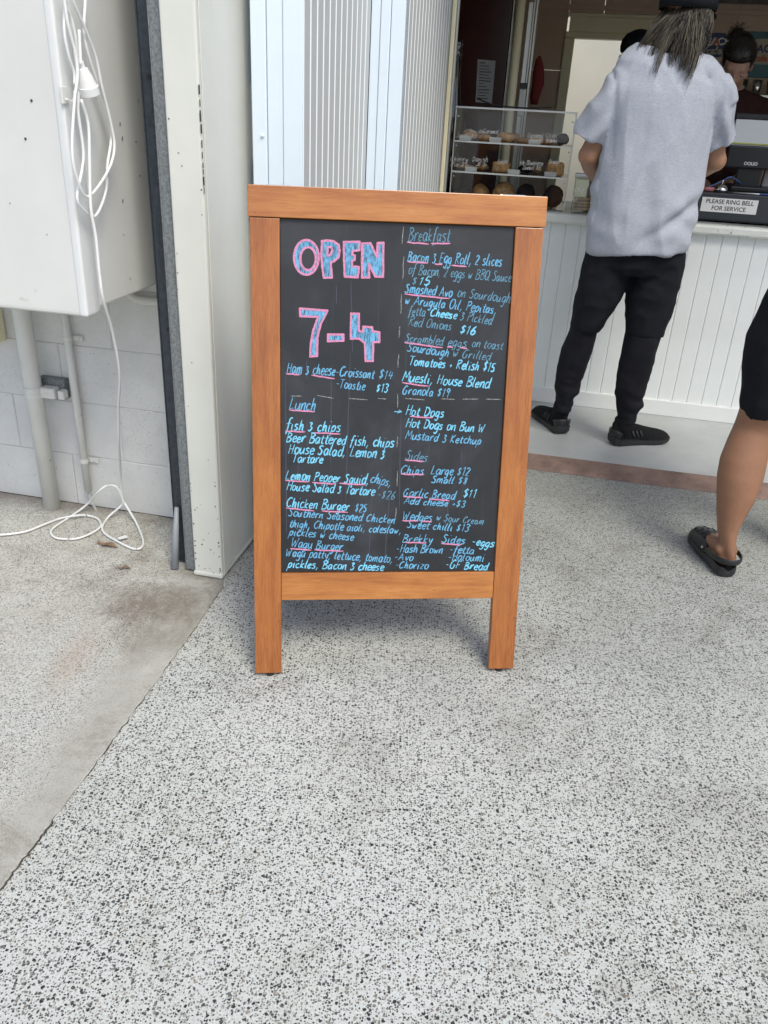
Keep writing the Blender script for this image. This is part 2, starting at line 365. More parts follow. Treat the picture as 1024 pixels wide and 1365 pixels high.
def wood(name, axis, tint=(1, 1, 1)):
    k = NT(name); s = {'x': (1.2, 16, 16), 'z': (16, 16, 1.2)}[axis]; c = k.coord('Object', s); c2 = k.coord('Object', tuple(x*5 for x in s))
    n1 = k.math('ADD', k.math('MULTIPLY', k.noise(c, 1.6, 5, .62, 1.1), .6), k.math('MULTIPLY', k.noise(k.coord('Object', {'x': (1, 3, 3), 'z': (3, 3, 1)}[axis]), 5, 4, .6, .4), .4)); n2 = k.noise(c2, 3.2, 3, .6)
    col = k.ramp(n1, [(.32, tuple(q*t for q, t in zip((.22, .066, .016), tint))), (.44, tuple(q*t for q, t in zip((.34, .112, .026), tint))), (.55, tuple(q*t for q, t in zip((.45, .172, .042), tint))), (.70, tuple(q*t for q, t in zip((.60, .28, .085), tint)))])
    col = k.mix(.22, col, k.ramp(n2, [(.35, (.30, .108, .022)), (.6, (.50, .21, .048))]))
    kn = k.ramp(k.noise(k.coord('Object'), 55, 2), [(.76, 0.), (.79, .6)]); col = k.mix(kn, col, (.15, .05, .018))
    k.col(col); k.set(Roughness=k.ramp(n2, [(.3, .22), (.7, .36)]), Specular_IOR_Level=.5, Coat_Weight=.25, Coat_Roughness=.2); k.bump(n2, .1, .0008); return k.m
M['wood_x'] = wood('varnished pine rail', 'x'); M['wood_z'] = wood('varnished pine leg', 'z', (.80, .68, .62))
def board():
    k = NT('black chalkboard'); c = k.coord('Object'); sm = k.noise(c, 3.5, 6, .65, .8); st = k.noise(k.coord('Object', (28, 1, 1.2)), 2.2, 4, .6)
    col = k.ramp(sm, [(.32, (.010, .012, .015)), (.5, (.017, .019, .023)), (.68, (.034, .037, .044))]); col = k.mix(k.ramp(st, [(.6, 0.), (.85, .5)]), col, (.055, .058, .065))
    k.col(col); k.set(Roughness=k.ramp(sm, [(.3, .34), (.7, .55)]), Specular_IOR_Level=.45); k.bump(k.noise(c, 90, 3), .05, .001); return k.m
M['board'] = board()
def chalk(name, c, a=.9):
    k = NT(name); cc = k.coord('Object'); nz = k.noise(cc, 260, 4, .75); k.col(c); k.set(Roughness=.8, Specular_IOR_Level=.2)
    k.set(Alpha=k.ramp(nz, [(.30, max(0, a-.55)), (.55, a)])); return k.m
M['blue'] = chalk('sky blue chalk pen', (.20, .58, .80), 1.); M['blue_mid'] = chalk('blue chalk pen', (.16, .44, .68), .95)
M['blue_faint'] = chalk('faded blue chalk pen', (.15, .34, .48), .85); M['pink'] = chalk('pink chalk pen', (.66, .26, .42), 1.)
M['white_chalk'] = chalk('pale smudged chalk', (.5, .52, .5), .5); M['drip'] = simple('washed chalk drip', (.05, .054, .075), .7)
def fillblue():
    k = NT('streaky blue chalk fill'); nz = k.noise(k.coord('Object', (9, 9, 1)), 26, 4, .7); k.col((.16, .42, .66)); k.set(Roughness=.8, Alpha=k.ramp(nz, [(.36, .22), (.6, 1.)])); return k.m
M['fill'] = fillblue()
def blockm(name, rough):
    k = NT(name); c = k.coord('Object'); 
    g = k.n('ObjectInfo'); off = k.n('VectorMath', operation='ADD'); k.l(c, off.inputs[0]); k.l(g.outputs['Location'], off.inputs[1]); c = off.outputs[0]
    n1 = k.noise(c, 5, 5, .6); pit = k.noise(c, 190, 3, .6)
    col = k.ramp(n1, [(.3, (.60, .60, .58)), (.7, (.72, .72, .70))]); col = k.mix(k.ramp(pit, [(.66, 0.), (.70, .8)]), col, (.22, .2, .18))
    col = k.mix(k.ramp(k.noise(c, 26, 6, .7), [(.66, 0.), (.74, .55)]), col, (.40, .36, .32))
    k.col(col); k.set(Roughness=.75); h = k.math('ADD', k.noise(c, 40, 5, .7), k.math('MULTIPLY', k.ramp(pit, [(.6, 1.), (.7, 0.)]), .5)); k.bump(h, rough, .004); return k.m
M['block'] = blockm('painted concrete block', .3); M['block_rough'] = blockm('rough rendered block', 1.)
M['mortar'] = simple('painted mortar', (.50, .49, .475), .8, var=.15, scale=20, bump=.3)
M['top'] = simple('worn counter top', (.30, .31, .31), .35, var=.2, scale=7, bump=.1, dirt=(.5, .5, .48), dthr=.6, dscale=20, stretch=(1, 1, 1))
M['top_edge'] = simple('chipped white counter edge', (.66, .68, .64), .5, var=.06, bump=.3, bscale=50, dirt=(.20, .18, .15), dthr=.62, dscale=28)
M['post_paint'] = simple('off white steel paint', (.68, .68, .62), .28, var=.05, scale=4, bump=.1, bscale=30, dirt=(.22, .20, .17), dthr=.74, dscale=34)
M['grey_pvc'] = simple('grey plastic pipe', (.30, .32, .35), .5); M['pale_edge'] = simple('frosted pale acrylic edge', (.55, .57, .56), .25); M['back_room'] = simple('white rendered wall', (.74, .73, .66), .7, var=.05, scale=2)

# ================================================================== GROUND
def poly(name, pts, m, kind=None, thick=0, bev=0):
    bm = bmesh.new(); vs_ = [bm.verts.new(p) for p in pts]; f = bm.faces.new(vs_)
    bm.normal_update()
    if f.normal.z < 0: f.normal_flip()
    if thick:
        r = bmesh.ops.extrude_face_region(bm, geom=[f]); 
        for v in r['geom']:
            if isinstance(v, bmesh.types.BMVert): v.co.z -= thick
        bmesh.ops.recalc_face_normals(bm, faces=bm.faces)
        # extruded copy went down: original face stays on top
    o = obj(name, bm, m, recenter=False); 
    if kind: tag(o, kind=kind)
    return o
R0 = 600
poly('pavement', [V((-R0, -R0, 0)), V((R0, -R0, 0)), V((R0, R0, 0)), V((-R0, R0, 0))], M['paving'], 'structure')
JP = [(-60, 1262), (0, 1185), (29, 1144), (78, 1081), (129, 1019), (176, 944.5), (219, 896), (254, 847), (285, 800), (297, 781)]
jw = [onz(*p) for p in JP]
for _ in range(3): jw = [jw[0]]+[jw[i]*.5+(jw[i-1]+jw[i+1])*.25 for i in range(1, len(jw)-1)]+[jw[-1]]
d0 = (jw[0]-jw[3]).normalized()
line = [jw[0]+d0*2.2]+jw
line = [line[0]]+catmull(line[1:], 14)
rr = random.Random(3)
line = [line[0]]+[p+V((rr.uniform(-.0025, .0025), 0, 0)) for p in line[1:]]
end = S(-.90, -1.985)
back = S(-.90, -1.6)
left = [S(-8, -1.6), V((-8, line[0].y, 0))]
bm = bmesh.new()
top = [p+V((0, 0, .005)) for p in line]+[V((jw[-1].x-.012, jw[-1].y+.05, .005)), back+V((0, 0, .005)), left[0]+V((0, 0, .005)), left[1]+V((0, 0, .005))]
tv = [bm.verts.new(p) for p in top]; f = bm.faces.new(tv)
lo = [bm.verts.new(V((v.co.x+(.004 if i < len(line) else 0), v.co.y, .0005))) for i, v in enumerate(tv)]
for i in range(len(line)): bm.faces.new((tv[i+1], tv[i], lo[i], lo[i+1]))
bmesh.ops.recalc_face_normals(bm, faces=bm.faces)
if f.normal.z < 0:
    for q in bm.faces: q.normal_flip()
tag(obj('side_slab', bm, M['side'], recenter=False), kind='structure')
bm = bmesh.new()   # dark gap between the slabs, of uneven width
for i in range(len(line)-1):
    pass
L = []
for i, p in enumerate(line):
    wdt = .0004+.0055*abs(noise.noise(V((p.y*13, 1, 0))))+(.003 if p.y < 1.2 else 0)
    L.append((bm.verts.new(V((p.x+.0035, p.y, .003))), bm.verts.new(V((p.x+.0035+wdt, p.y, .003)))))
for A, B in zip(L, L[1:]): bm.faces.new((A[1], B[1], B[0], A[0]))
tag(obj('slab_joint', bm, M['joint'], recenter=False), kind='structure')
# shop floor and step edge
st_b0, st_b1 = -.835, -.735
bm = bmesh.new(); sbox(bm, -.78, 6, st_b1, 4.2, -.02, .03)
tag(obj('shop_floor', bm, M['floor']), kind='structure')
bm = bmesh.new()
for i in range(30):   # slightly uneven sloping nosing
    a0, a1 = -.78+i*.2, -.78+(i+1)*.2
    q = lambda a, b, z: bm.verts.new(S(a, b+.006*noise.noise(V((a*4, b*9, 0))), z))
    prof = [(st_b0, .001), (st_b0+.012, .011), (st_b0+.04, .021), (st_b1-.003, .034), (st_b1, .034)]
    A = [q(a0, b, z) for b, z in prof]; B = [q(a1, b, z) for b, z in prof]
    for k in range(4): bm.faces.new((A[k], B[k], B[k+1], A[k+1]))
bmesh.ops.remove_doubles(bm, verts=bm.verts, dist=.001); bmesh.ops.recalc_face_normals(bm, faces=bm.faces)
tag(obj('step_edge', bm, M['nosing']), kind='structure')

# ================================================================== BLOCK WALL, LEFT
wall = thing('block_wall', 'painted concrete block wall behind the meter box and the two pipes', 'wall', S(-2.0, -1.70))
sb('mortar', -3.0, -.905, -1.7028, -1.55, 0, 2.75, M['mortar'], wall)
def block_mesh(name, hh, seed, rough=0):
    bm = bmesh.new(); g = bmesh.ops.create_cube(bm, size=1)['verts']
    for v in g: v.co = V((v.co.x*.3965, v.co.y*.02, v.co.z*.1962))
    bmesh.ops.bevel(bm, geom=[e for e in bm.edges], offset=.0025, segments=1, affect='EDGES')
    for v in bm.verts: v.co += V((0, 1, 0))*rough*noise.noise(v.co*30+V((seed, 0, 0)))*.004
    me = bpy.data.meshes.new(name); bm.to_mesh(me); bm.free(); return me
bmesh_a = block_mesh('block', 0, 1); bmesh_r = block_mesh('block_rough', 0, 2)
bmesh_a.materials.append(M['block']); bmesh_r.materials.append(M['block_rough'])
cnt = 0
OFFS = (0, .2)
a_j = -1.30
for r_ in range(14):
    off = OFFS[r_ % 2]
    for c_ in range(-4, 4):
        a = -1.303+off+c_*.4+.2-.2
        if a-.2 > -.93: continue
        if a-.2 < -2.75: continue
        rough = (r_ == 1 and -1.2 < a < -.7)
        me = bmesh_r if (r_ == 1 and a > -1.2) else bmesh_a
        o = place('block', me, None, wall, S(a, -1.695+rr.uniform(-.001, .001), .0985+r_*.1975), (0, 0, ANG))
        if rough: o['label'] = 'rough rendered block patch beside the steel post'
        cnt += 1
bm = bmesh.new(); L = []
for i in range(90):   # crack and grime along the wall foot
    a = -2.6+i*.0185; wv = .003+.009*max(0, noise.noise(V((a*11, 4, 0)))+.15)
    L.append((bm.verts.new(S(a, -1.7075, .0062)), bm.verts.new(S(a, -1.7075-wv, .0062))))
for A, B in zip(L, L[1:]): bm.faces.new((A[0], A[1], B[1], B[0]))
tag(obj('wall_foot_gap', bm, M['joint'], recenter=False), kind='structure')
# ---- meter box
box = thing('meter_box', 'large pale grey steel meter box fixed high on the block wall', 'meter box', S(-1.35, -1.95, .838))
sb('body', -1.78, -1.072, -2.135, -1.712, .840, 2.5, M['box'], box, .006, 2)
sb('door', -1.80, -1.066, -2.205, -2.138, .828, 2.5, M['box'], box, .012, 3)
bm = bmesh.new(); sbox(bm, -1.090, -1.0655, -2.2085, -2.150, .829, 2.5, .009, 3); obj('edge_trim', bm, M['white'], box)
for (x, y) in ((42, 134), (34, 185)):
    p = onb(x, y, -2.206); bm = bmesh.new(); ell(bm, p, (.003, .002, .003), RS, 10, 6); obj('rust_hole', bm, M['joint'], box)
hp = ona(86, 127, -1.064); hk = bmesh.new()
bx(hk, hp, (.006, .025, .035), RS, .001)
tube(hk, [hp+UX*.002+V((0, 0, -.008)), hp+UX*.02+V((0, 0, -.012)), hp+UX*.026, hp+UX*.026+V((0, 0, .01))], [.0035]*4, seg=8)
obj('cord_hook', hk, M['box'], box)
# ---- pipes
def pipe(px, r, b, name, lab, ztop=.86, brk=(), mb='pvc'):
    t = None
    P = [onb(x, y, b) for x, y in px]
    # keep pipes plumb
    a = sum(ab(p)[0] for p in P)/len(P)
    A = S(a, b, ztop); B = S(a, b, .006)
    t = thing(name, lab, 'pipe', S(a, b, 0))
    bm = bmesh.new(); tube(bm, [B, A], [r, r], seg=24); obj('pipe_run', bm, M[mb], t, True)
    return t, a
# the large pipe leans a little to the left at the top
bB = -1.70-.075
Pb = onz(70, 676, .006); aB, bBb, _ = ab(Pb)
Pt = onb(28, 412, bBb+.0)
big = thing('drain_pipe', 'thick painted drain pipe running from the meter box into the slab', 'pipe', Pb)
bm = bmesh.new(); tube(bm, [Pb, Pt, Pt+(Pt-Pb).normalized()*.05], [.028]*3, seg=28); obj('pipe_run', bm, M['pvc'], big, True)
def at_h(P, Q, z): return P+(Q-P)*((z-P.z)/(Q.z-P.z))
zc = onb(48, 522, bBb).z; pc = at_h(Pb, Pt, zc); dr = (Pt-Pb).normalized()
bm = bmesh.new()
for k in (-.011, .011): tube(bm, [pc+dr*(k-.006), pc+dr*(k+.006)], [.0312]*2, seg=28)
tube(bm, [pc-dr*.016, pc+dr*.016], [.0296]*2, seg=28)
cl = obj('clamp', bm, M['pvc'], big, False)
bm = bmesh.new(); q = pc+UX*.052+UY*.01
bx(bm, q, (.055, .035, .036), RS, .003); bx(bm, q+UX*.048-V((0, 0, .002)), (.022, .03, .03), RS, .003)
ell(bm, q-UY*.018, (.006, .002, .006), RS, 12, 6); obj('clamp_block', bm, M['pvc'], big)
bm = bmesh.new(); sbox(bm, ab(q)[0]-.05, ab(q)[0]+.045, -1.735, -1.706, q.z-.028, q.z+.042, .002)
br = obj('channel_bracket', bm, M['galv'], big)
# thin conduit
Pc = onb(118, 655, -1.728); Pd = onb(85, 420, -1.728); Pd.z = .9
con = thing('conduit', 'thin painted conduit clipped to the block wall beside the thick drain pipe', 'pipe', V((Pc.x, Pc.y, 0)))
bm = bmesh.new(); tube(bm, [Pc, Pd], [.0125]*2, seg=20); obj('pipe_run', bm, M['pvc'], con, True)
for (x, y) in ((91, 451), (114, 614)):
    z = onb(x, y, -1.728).z; c = at_h(Pc, Pd, z); bm = bmesh.new()
    tube(bm, [c-V((0, 0, .007)), c+V((0, 0, .007))], [.0148]*2, seg=20)
    bx(bm, c+UX*.03+UY*.012, (.034, .004, .016), RS, .0015); ell(bm, c+UX*.036+UY*.008, (.004, .003, .004), RS, 10, 6)
    obj('saddle_clip', bm, M['pvc'], con)
bm = bmesh.new()
tube(bm, catmull([Pc+V((0, 0, .004)), Pc-V((0, 0, .03))+UX*.004, Pc-V((0, 0, .07))+UX*.02, V((Pc.x, Pc.y, .004))+UX*.028-UY*.01]), [.005]*19, seg=8)
obj('torn_end', bm, M['mortar'], con)
# elbow pipe under the box, near the post
E0 = onb(172, 385, -1.73); bm = bmesh.new()
pth = catmull([E0+V((0, 0, .08)), E0, E0+V((.008, 0, -.022)), E0+V((.035, -.006, -.032)), E0+V((.09, -.018, -.032)), E0+V((.17, -.034, -.032))])
tube(bm, pth, [.0135]*len(pth), seg=16)
tag(obj('elbow_pipe', bm, M['pvc'], None, True), 'short painted elbow pipe turning out below the far corner of the meter box', 'pipe')
# small yellowish box at the far left edge
bm = bmesh.new(); p = onb(-12, 433, -1.74); bx(bm, p+V((0, 0, 0)), (.06, .06, .11), RS, .004)
tag(obj('junction_box', bm, M['cream'], None), 'small yellowed junction box at the left edge under the meter box', 'box')

# ================================================================== POST AND DOOR TRACK
post = thing('steel_post', 'tall off white boxed steel post standing at the end of the slab', 'post', S(-.85, -1.9))
bm = bmesh.new(); sbox(bm, -.897, -.806, -2.045, -1.69, .012, 2.9, .007, 3); obj('shaft', bm, M['post_paint'], post)
bm = bmesh.new(); sbox(bm, -.8058, -.8035, -2.031, -1.95, .014, 2.9, .001); obj('edge_lip', bm, M['post_paint'], post)
bm = bmesh.new(); sbox(bm, -.899, -.804, -2.049, -1.76, .008, .022, .004, 2); obj('base_lip', bm, M['post_paint'], post)
for k in range(26):  # chipped paint along the corner, flecks of bare metal
    pass
bm = bmesh.new()
z = 1.36
while z > 1.12:
    hgt = rr.uniform(.004, .022)
    p = S(-.8045+rr.uniform(-.0006, .0004), -2.0465, z)
    bx(bm, p, (rr.uniform(.0012, .004), .0015, hgt), RS); z -= hgt+rr.uniform(.001, .009)
obj('paint_chip', bm, M['joint'], post)
bm = bmesh.new()   # knocks and scrapes on the lower post face and corner
for k in range(46):
    z = rr.uniform(.02, .30)**1.25*1.6 if k < 34 else rr.uniform(.2, 1.3); a = rr.choice((rr.uniform(-.893, -.888), rr.uniform(-.815, -.810), rr.uniform(-.89, -.812)))
    bx(bm, S(a, -2.0453, z), (rr.uniform(.0012, .005), .0008, rr.uniform(.001, .005)), RS @ Matrix.Rotation(rr.uniform(-.8, .8), 3, 'Y'))
obj('scrape_mark', bm, M['joint'], post)['kind'] = 'stuff'
bm = bmesh.new()
for k in range(22):
    p = S(rr.uniform(-1.75, -1.12), -2.2054, rr.uniform(.86, 1.75)); bx(bm, p, (rr.uniform(.0012, .007), .0006, rr.uniform(.001, .003)), RS @ Matrix.Rotation(rr.uniform(-.9, .9), 3, 'Y'))
for k in range(14):
    p = S(-1.0708, rr.uniform(-2.0, -1.74), rr.uniform(.88, 1.4)); bx(bm, p, (.0008, rr.uniform(.001, .005), rr.uniform(.002, .010)), RS @ Matrix.Rotation(rr.uniform(-.5, .5), 3, 'X'))
obj('scratch', bm, M['galv'], box)['kind'] = 'stuff'
tr = thing('door_track', 'dark galvanised door track fixed to the left side of the off white post', 'track', S(-.94, -2.0))
for (a0, a1, b0, b1, m, nm) in ((-.930, -.9005, -2.030, -2.026, 'galv', 'front_flange'), (-.934, -.930, -2.030, -1.93, 'galv', 'web'),
                                (-.980, -.934, -1.990, -1.986, 'dark_steel', 'middle_strip'), (-.984, -.980, -1.992, -1.90, 'dark_steel', 'rear_flange'), (-.998, -.984, -1.955, -1.951, 'dark_steel', 'outer_strip')):
    bm = bmesh.new(); sbox(bm, a0, a1, b0, b1, .012, 2.9, .0015); obj(nm, bm, M[m], tr)
for y in (102, 439, 692):
    p = onb({102: 199, 439: 225, 692: 244}[y], y, -1.9915); bm = bmesh.new(); tube(bm, [p, p-UY*.003], [.006]*2, side=UX, seg=14); obj('bolt', bm, M['rubber'], tr)
p = onz(233, 757, .009); bm = bmesh.new(); tube(bm, [p, p+V((.012, .03, .2))], [.013, .007], seg=16)
tag(obj('pipe_offcut', bm, M['grey_pvc'], None, True), 'short grey pipe offcut leaning at the foot of the dark door track', 'pipe')

# ================================================================== SHOP
shop = thing('cafe_kiosk', 'white timber cafe kiosk with an open serving window above the counter', 'building', S(.8, 0))
A1, A3 = -.635, -.52
for i, (a0, a1) in enumerate(((-.776, -.735), (-.733, -.690), (-.688, A1))):
    sb('facade_board', a0, a1, -1.78+(.004 if i == 1 else 0), -1.72, 0, 2.7, M['blue_white'], shop, .002)
bm = bmesh.new(); p = onb(350, 181, -1.782); ell(bm, p, (.005, .004, .005), RS, 12, 8); obj('screw_cap', bm, M['blue_white'], shop)
sb('panel_backing', A1-.012, A1-.006, -1.722, -1.06, 0, 2.7, M['groove'], shop)
sb('panel_backing', A3-.012, A3-.006, -1.0, -.02, 0, 2.7, M['groove'], shop)
def plank_mesh(w_, h_, d_=.008, ch=.0035, m='plank_grey'):
    bm = bmesh.new(); x = w_/2
    cd = ch*(.55 if m == 'plank_grey' else 1)
    prof = [(-x, 0), (-x, d_-cd), (-x+ch, d_), (x-ch, d_), (x, d_-cd), (x, 0)]
    lo = [bm.verts.new((u, -v, 0)) for u, v in prof]; hi = [bm.verts.new((u, -v, h_)) for u, v in prof]
    for k in range(5): bm.faces.new((lo[k], lo[k+1], hi[k+1], hi[k]))
    bm.faces.new(hi); bm.faces.new(list(reversed(lo))); bmesh.ops.recalc_face_normals(bm, faces=bm.faces)
    me = bpy.data.meshes.new('plank'); bm.to_mesh(me); bm.free(); me.materials.append(M[m])
    if m == 'plank_grey':
        me.materials.append(M['lit_groove_edge'])
        for q in (1, 3): me.polygons[q].material_index = 1  # white chamfers on grey faces: light caught by groove edges, put into the colour
    return me
pm1 = plank_mesh(.0600, 2.7, ch=.0055)
for i in range(12):   # reveal panel facing +a : mesh front is -y -> rotate +90
    place('plank', pm1, None, shop, S(A1-.006, -1.775+.060*(i+.5), 0), (0, 0, ANG+pi/2))
for i in range(16):
    place('plank', pm1, None, shop, S(A3-.006, -1.055+.060*(i+.5), 0), (0, 0, ANG+pi/2))
for a0, a1, db in ((A1+.004, -.600, .0), (-.598, -.566, -.004), (-.564, A3+.002, .0)):
    sb('reveal_trim', a0, a1, -1.062+db, -1.0, 0, 2.7, M['blue_white'], shop, .002)
sb('window_jamb', -.519, -.500, -.085, -.045, .93, 2.1, M['cream'], shop, .003)
sb('window_track', -.498, -.490, -.075, -.055, .93, 2.1, M['alu'], shop, .001)
sb('lintel', -.9, 3.2, -.08, .02, 2.1, 2.7, M['blue_white'], shop)
# interior
BW0 = 2.64
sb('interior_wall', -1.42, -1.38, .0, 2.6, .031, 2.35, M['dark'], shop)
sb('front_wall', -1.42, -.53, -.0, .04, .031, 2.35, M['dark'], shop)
sb('interior_wall', 3.1, 3.14, -.08, 3.1, 0.03, 2.35, M['brown_wall'], shop)
sb('interior_ceiling', -1.42, 3.14, .0, BW0, 2.30, 2.34, M['cream_dull'], shop)
BW = 2.6
for a0, a1, z0, z1 in ((-1.38, -.335, 0.03, 2.3), (-.333, -.125, .03, 1.62), (-.333, -.125, 1.623, 2.3), (.70, .98, .03, 2.3)):
    sb('wall_panel', a0, a1, BW, BW+.03, z0, z1, M['brown_wall'], shop, .001)
sb('wall_panel', -.123, .11, BW, BW+.03, 1.975, 2.3, M['brown_wall'], shop, .001)
sb('wall_panel', .113, .698, BW, BW+.03, 1.975, 2.3, M['brown_wall'], shop, .001)
sb('wall_panel', .983, 1.60, BW, BW+.03, .03, 2.3, M['brown_wall'], shop, .001)
sb('wall_panel', 1.603, 3.1, BW, BW+.03, .03, 2.3, M['brown_wall'], shop, .001)
sb('wall_rail', -1.3, 3.1, BW-.012, BW-.001, 1.990, 2.020, M['brown_wall'], shop, .002)
sb('bulkhead', .55, 3.1, BW-.35, BW-.02, 2.05, 2.29, M['galv'], shop)
sb('door_frame', -.13, -.063, BW-.02, BW+.10, .03, 1.82, M['cream'], shop, .004)
sb('door_frame', .66, .72, BW-.02, BW+.10, .03, 1.82, M['cream'], shop, .004)
sb('door_head', -.13, .72, BW-.02, BW+.10, 1.822, 1.86, M['cream'], shop, .004)
sb('transom_panel', -.11, .70, BW+.005, BW+.03, 1.862, 1.95, M['cream'], shop, .003)
sb('door_head', -.13, .72, BW-.02, BW+.10, 1.952, 1.972, M['cream'], shop, .004)
sb('back_room_wall', -1.4, 2.6, BW+1.25, BW+1.29, .03, 2.3, M['back_room'], shop)  # roofless back room, added so sky light brightens the doorway
sb('back_room_wall', -.75, -.71, BW+.12, BW+1.24, .03, 2.3, M['back_room'], shop); sb('back_room_wall', 1.5, 1.54, BW+.12, BW+1.24, .03, 2.3, M['back_room'], shop)
bm = bmesh.new(); p = onb(899, 44, BW-.03); bx(bm, p, (.035, .02, .02), RS, .003); 
obj('door_closer', bm, M['alu'], shop)
# counter
ctr = thing('counter', 'white groove boarded serving counter with a chipped white edge', 'counter', S(.8, .3, .03))
pm2 = plank_mesh(.0690, .80, m='plank_white')
sb('counter_backing', -.5, 3.0, .0205, .05, .03, .90, M['groove'], ctr)
for i in range(50): place('plank', pm2, None, ctr, S(-.48+.0694*(i+.5), .020, .10), (0, 0, ANG))
sb('skirting', -.5, 3.0, -.002, .012, .03, .108, M['white'], ctr, .004, 2)
bm = bmesh.new(); n_ = 140
prof = [(-.018, .897), (-.023, .905), (-.023, .927), (-.016, .936), (.02, .9385)]
P = []
for i in range(n_+1):
    a = -.51+i*3.5/n_; row = []
    for j, (b, z) in enumerate(prof):
        k = noise.noise(V((a*14, j*3., 2)))*.0022+(noise.noise(V((a*45, j, 5)))*.0012)
        row.append(bm.verts.new(S(a, b+k, z+k*.5)))
    row.append(bm.verts.new(S(a, .02, .897))); P.append(row)
for A, B in zip(P, P[1:]):
    for j in range(6): bm.faces.new((A[j], B[j], B[(j+1) % 6], A[(j+1) % 6]))
bmesh.ops.recalc_face_normals(bm, faces=bm.faces); obj('top_edge', bm, M['top_edge'], ctr)
sb('countertop', -.51, 3.0, .0205, .62, .90, .938, M['top'], ctr, .002)
CT = .939
# awning over the serving side
aw = thing('awning', 'pale flat awning sheltering the kiosk counter', 'awning', S(1.2, -.5, 2.7))
sb('awning_sheet', -.55, 4.5, -1.0, .05, 2.72, 2.76, M['white'], aw)
sb('kiosk_roof', -1.5, 3.3, .05, 2.66, 2.72, 2.76, M['white'], aw)
# ================================================================== A-FRAME SIGN
bxs, bys, yaw, lean, Wd, WL, H1, H2, HB0, HB1, EX = -.3115, 1.7082, .1158, .2215, .685, .0674, 1.1226, 1.1915, .1998, .2721, .004
SU = V((cos(yaw), sin(yaw), 0)); SN0 = V((-sin(yaw), cos(yaw), 0)); SV = cos(lean)*V((0, 0, 1))+sin(lean)*SN0
SN = SU.cross(SV)*-1      # pointing away from the viewer (into the frame)
SN = V((0, 0, 0))-SU.cross(SV) if SU.cross(SV).y > 0 else SU.cross(SV)
NF = SN if SN.y < 0 else -SN     # outward front normal, toward the viewer
SB = V((bxs, bys, .012)); RSG = Matrix((SU, -NF, SV)).transposed()
def G(u, v, d=0): return SB+u*SU+v*SV+d*NF
sign = thing('a_frame_sign', 'orange pine A-frame chalkboard menu sign standing in the middle of the paving', 'sign', V((bxs+.34, bys+.15, 0)))
def rail(name, u0, u1, v0, v1, d0, d1, m, bev=.0018, R=RSG, Bf=G, par=sign):
    bm = bmesh.new(); bx(bm, V((0, 0, 0)), (u1-u0, d1-d0, v1-v0), None, bev, 2)
    me = bpy.data.meshes.new(name); bm.to_mesh(me); bm.free()
    o = place(name, me, M[m], par, Bf((u0+u1)/2, (v0+v1)/2, -(d0+d1)/2)); o.rotation_euler = R.to_euler(); return o
TH = .024
rail('leg', 0, WL, 0, H1-.0008, 0, TH, 'wood_z'); rail('leg', Wd-WL, Wd, 0, H1-.0008, 0, TH, 'wood_z')
rail('top_rail', -EX, Wd+EX, H1+.0008, H2, -.003, TH, 'wood_x')
rail('bottom_rail', WL+.0008, Wd-WL-.0008, HB0, HB1, .0015, TH, 'wood_x')
rail('chalkboard', WL+.001, Wd-WL-.001, HB1+.001, H1-.001, .008, .014, 'board', .0005)
for u in (.037, Wd-.037):
    bm = bmesh.new(); tube(bm, [G(u, 0, -.012)+V((0, 0, -.0115)), G(u, 0, -.012)+V((0, 0, .002))], [.0095, .0085], seg=16); obj('rubber_foot', bm, M['rubber'], sign)
# rear frame, hinged at the top
l2 = -.16; SV2 = cos(l2)*V((0, 0, 1))-sin(-l2)*V((0, 0, 0))
topc = G(0, H2-.004, -TH-.004)
yb = .30
bot = V((topc.x, topc.y, .012))+SN0*yb
SV2 = (topc-bot).normalized(); LB = (topc-bot).length; NB = SU.cross(SV2); NB = NB if NB.y > 0 else -NB
RB = Matrix((SU, NB, SV2)).transposed()
def GB(u, v, d=0): return bot+u*SU+v*SV2+NB*(-d)*-1
def railb(name, u0, u1, v0, v1, d0, d1, m): return rail(name, u0, u1, v0, v1, d0, d1, m, R=RB, Bf=lambda u, v, d: bot+u*SU+v*SV2+NB*(-d))
railb('rear_leg', 0, WL, 0, LB-.07, -TH, 0, 'wood_z'); railb('rear_leg', Wd-WL, Wd, 0, LB-.07, -TH, 0, 'wood_z')
railb('rear_top_rail', -EX, Wd+EX, LB-.069, LB+.002, -TH, 0, 'wood_x'); railb('rear_bottom_rail', WL, Wd-WL, HB0, HB1, -TH, 0, 'wood_x')
railb('rear_board', WL+.001, Wd-WL-.001, HB1+.001, LB-.071, -.014, -.008, 'board')
for u in (.065, Wd-.075):
    bm = bmesh.new(); bx(bm, G(u, H2+.0012, -TH*.62), (.055, .019, .0022), RSG, .0006)
    tube(bm, [G(u-.027, H2+.002, -TH-.001), G(u+.027, H2+.002, -TH-.001)], [.003]*2, side=V((0, 0, 1)), seg=10)
    obj('hinge', bm, M['chrome'], sign)
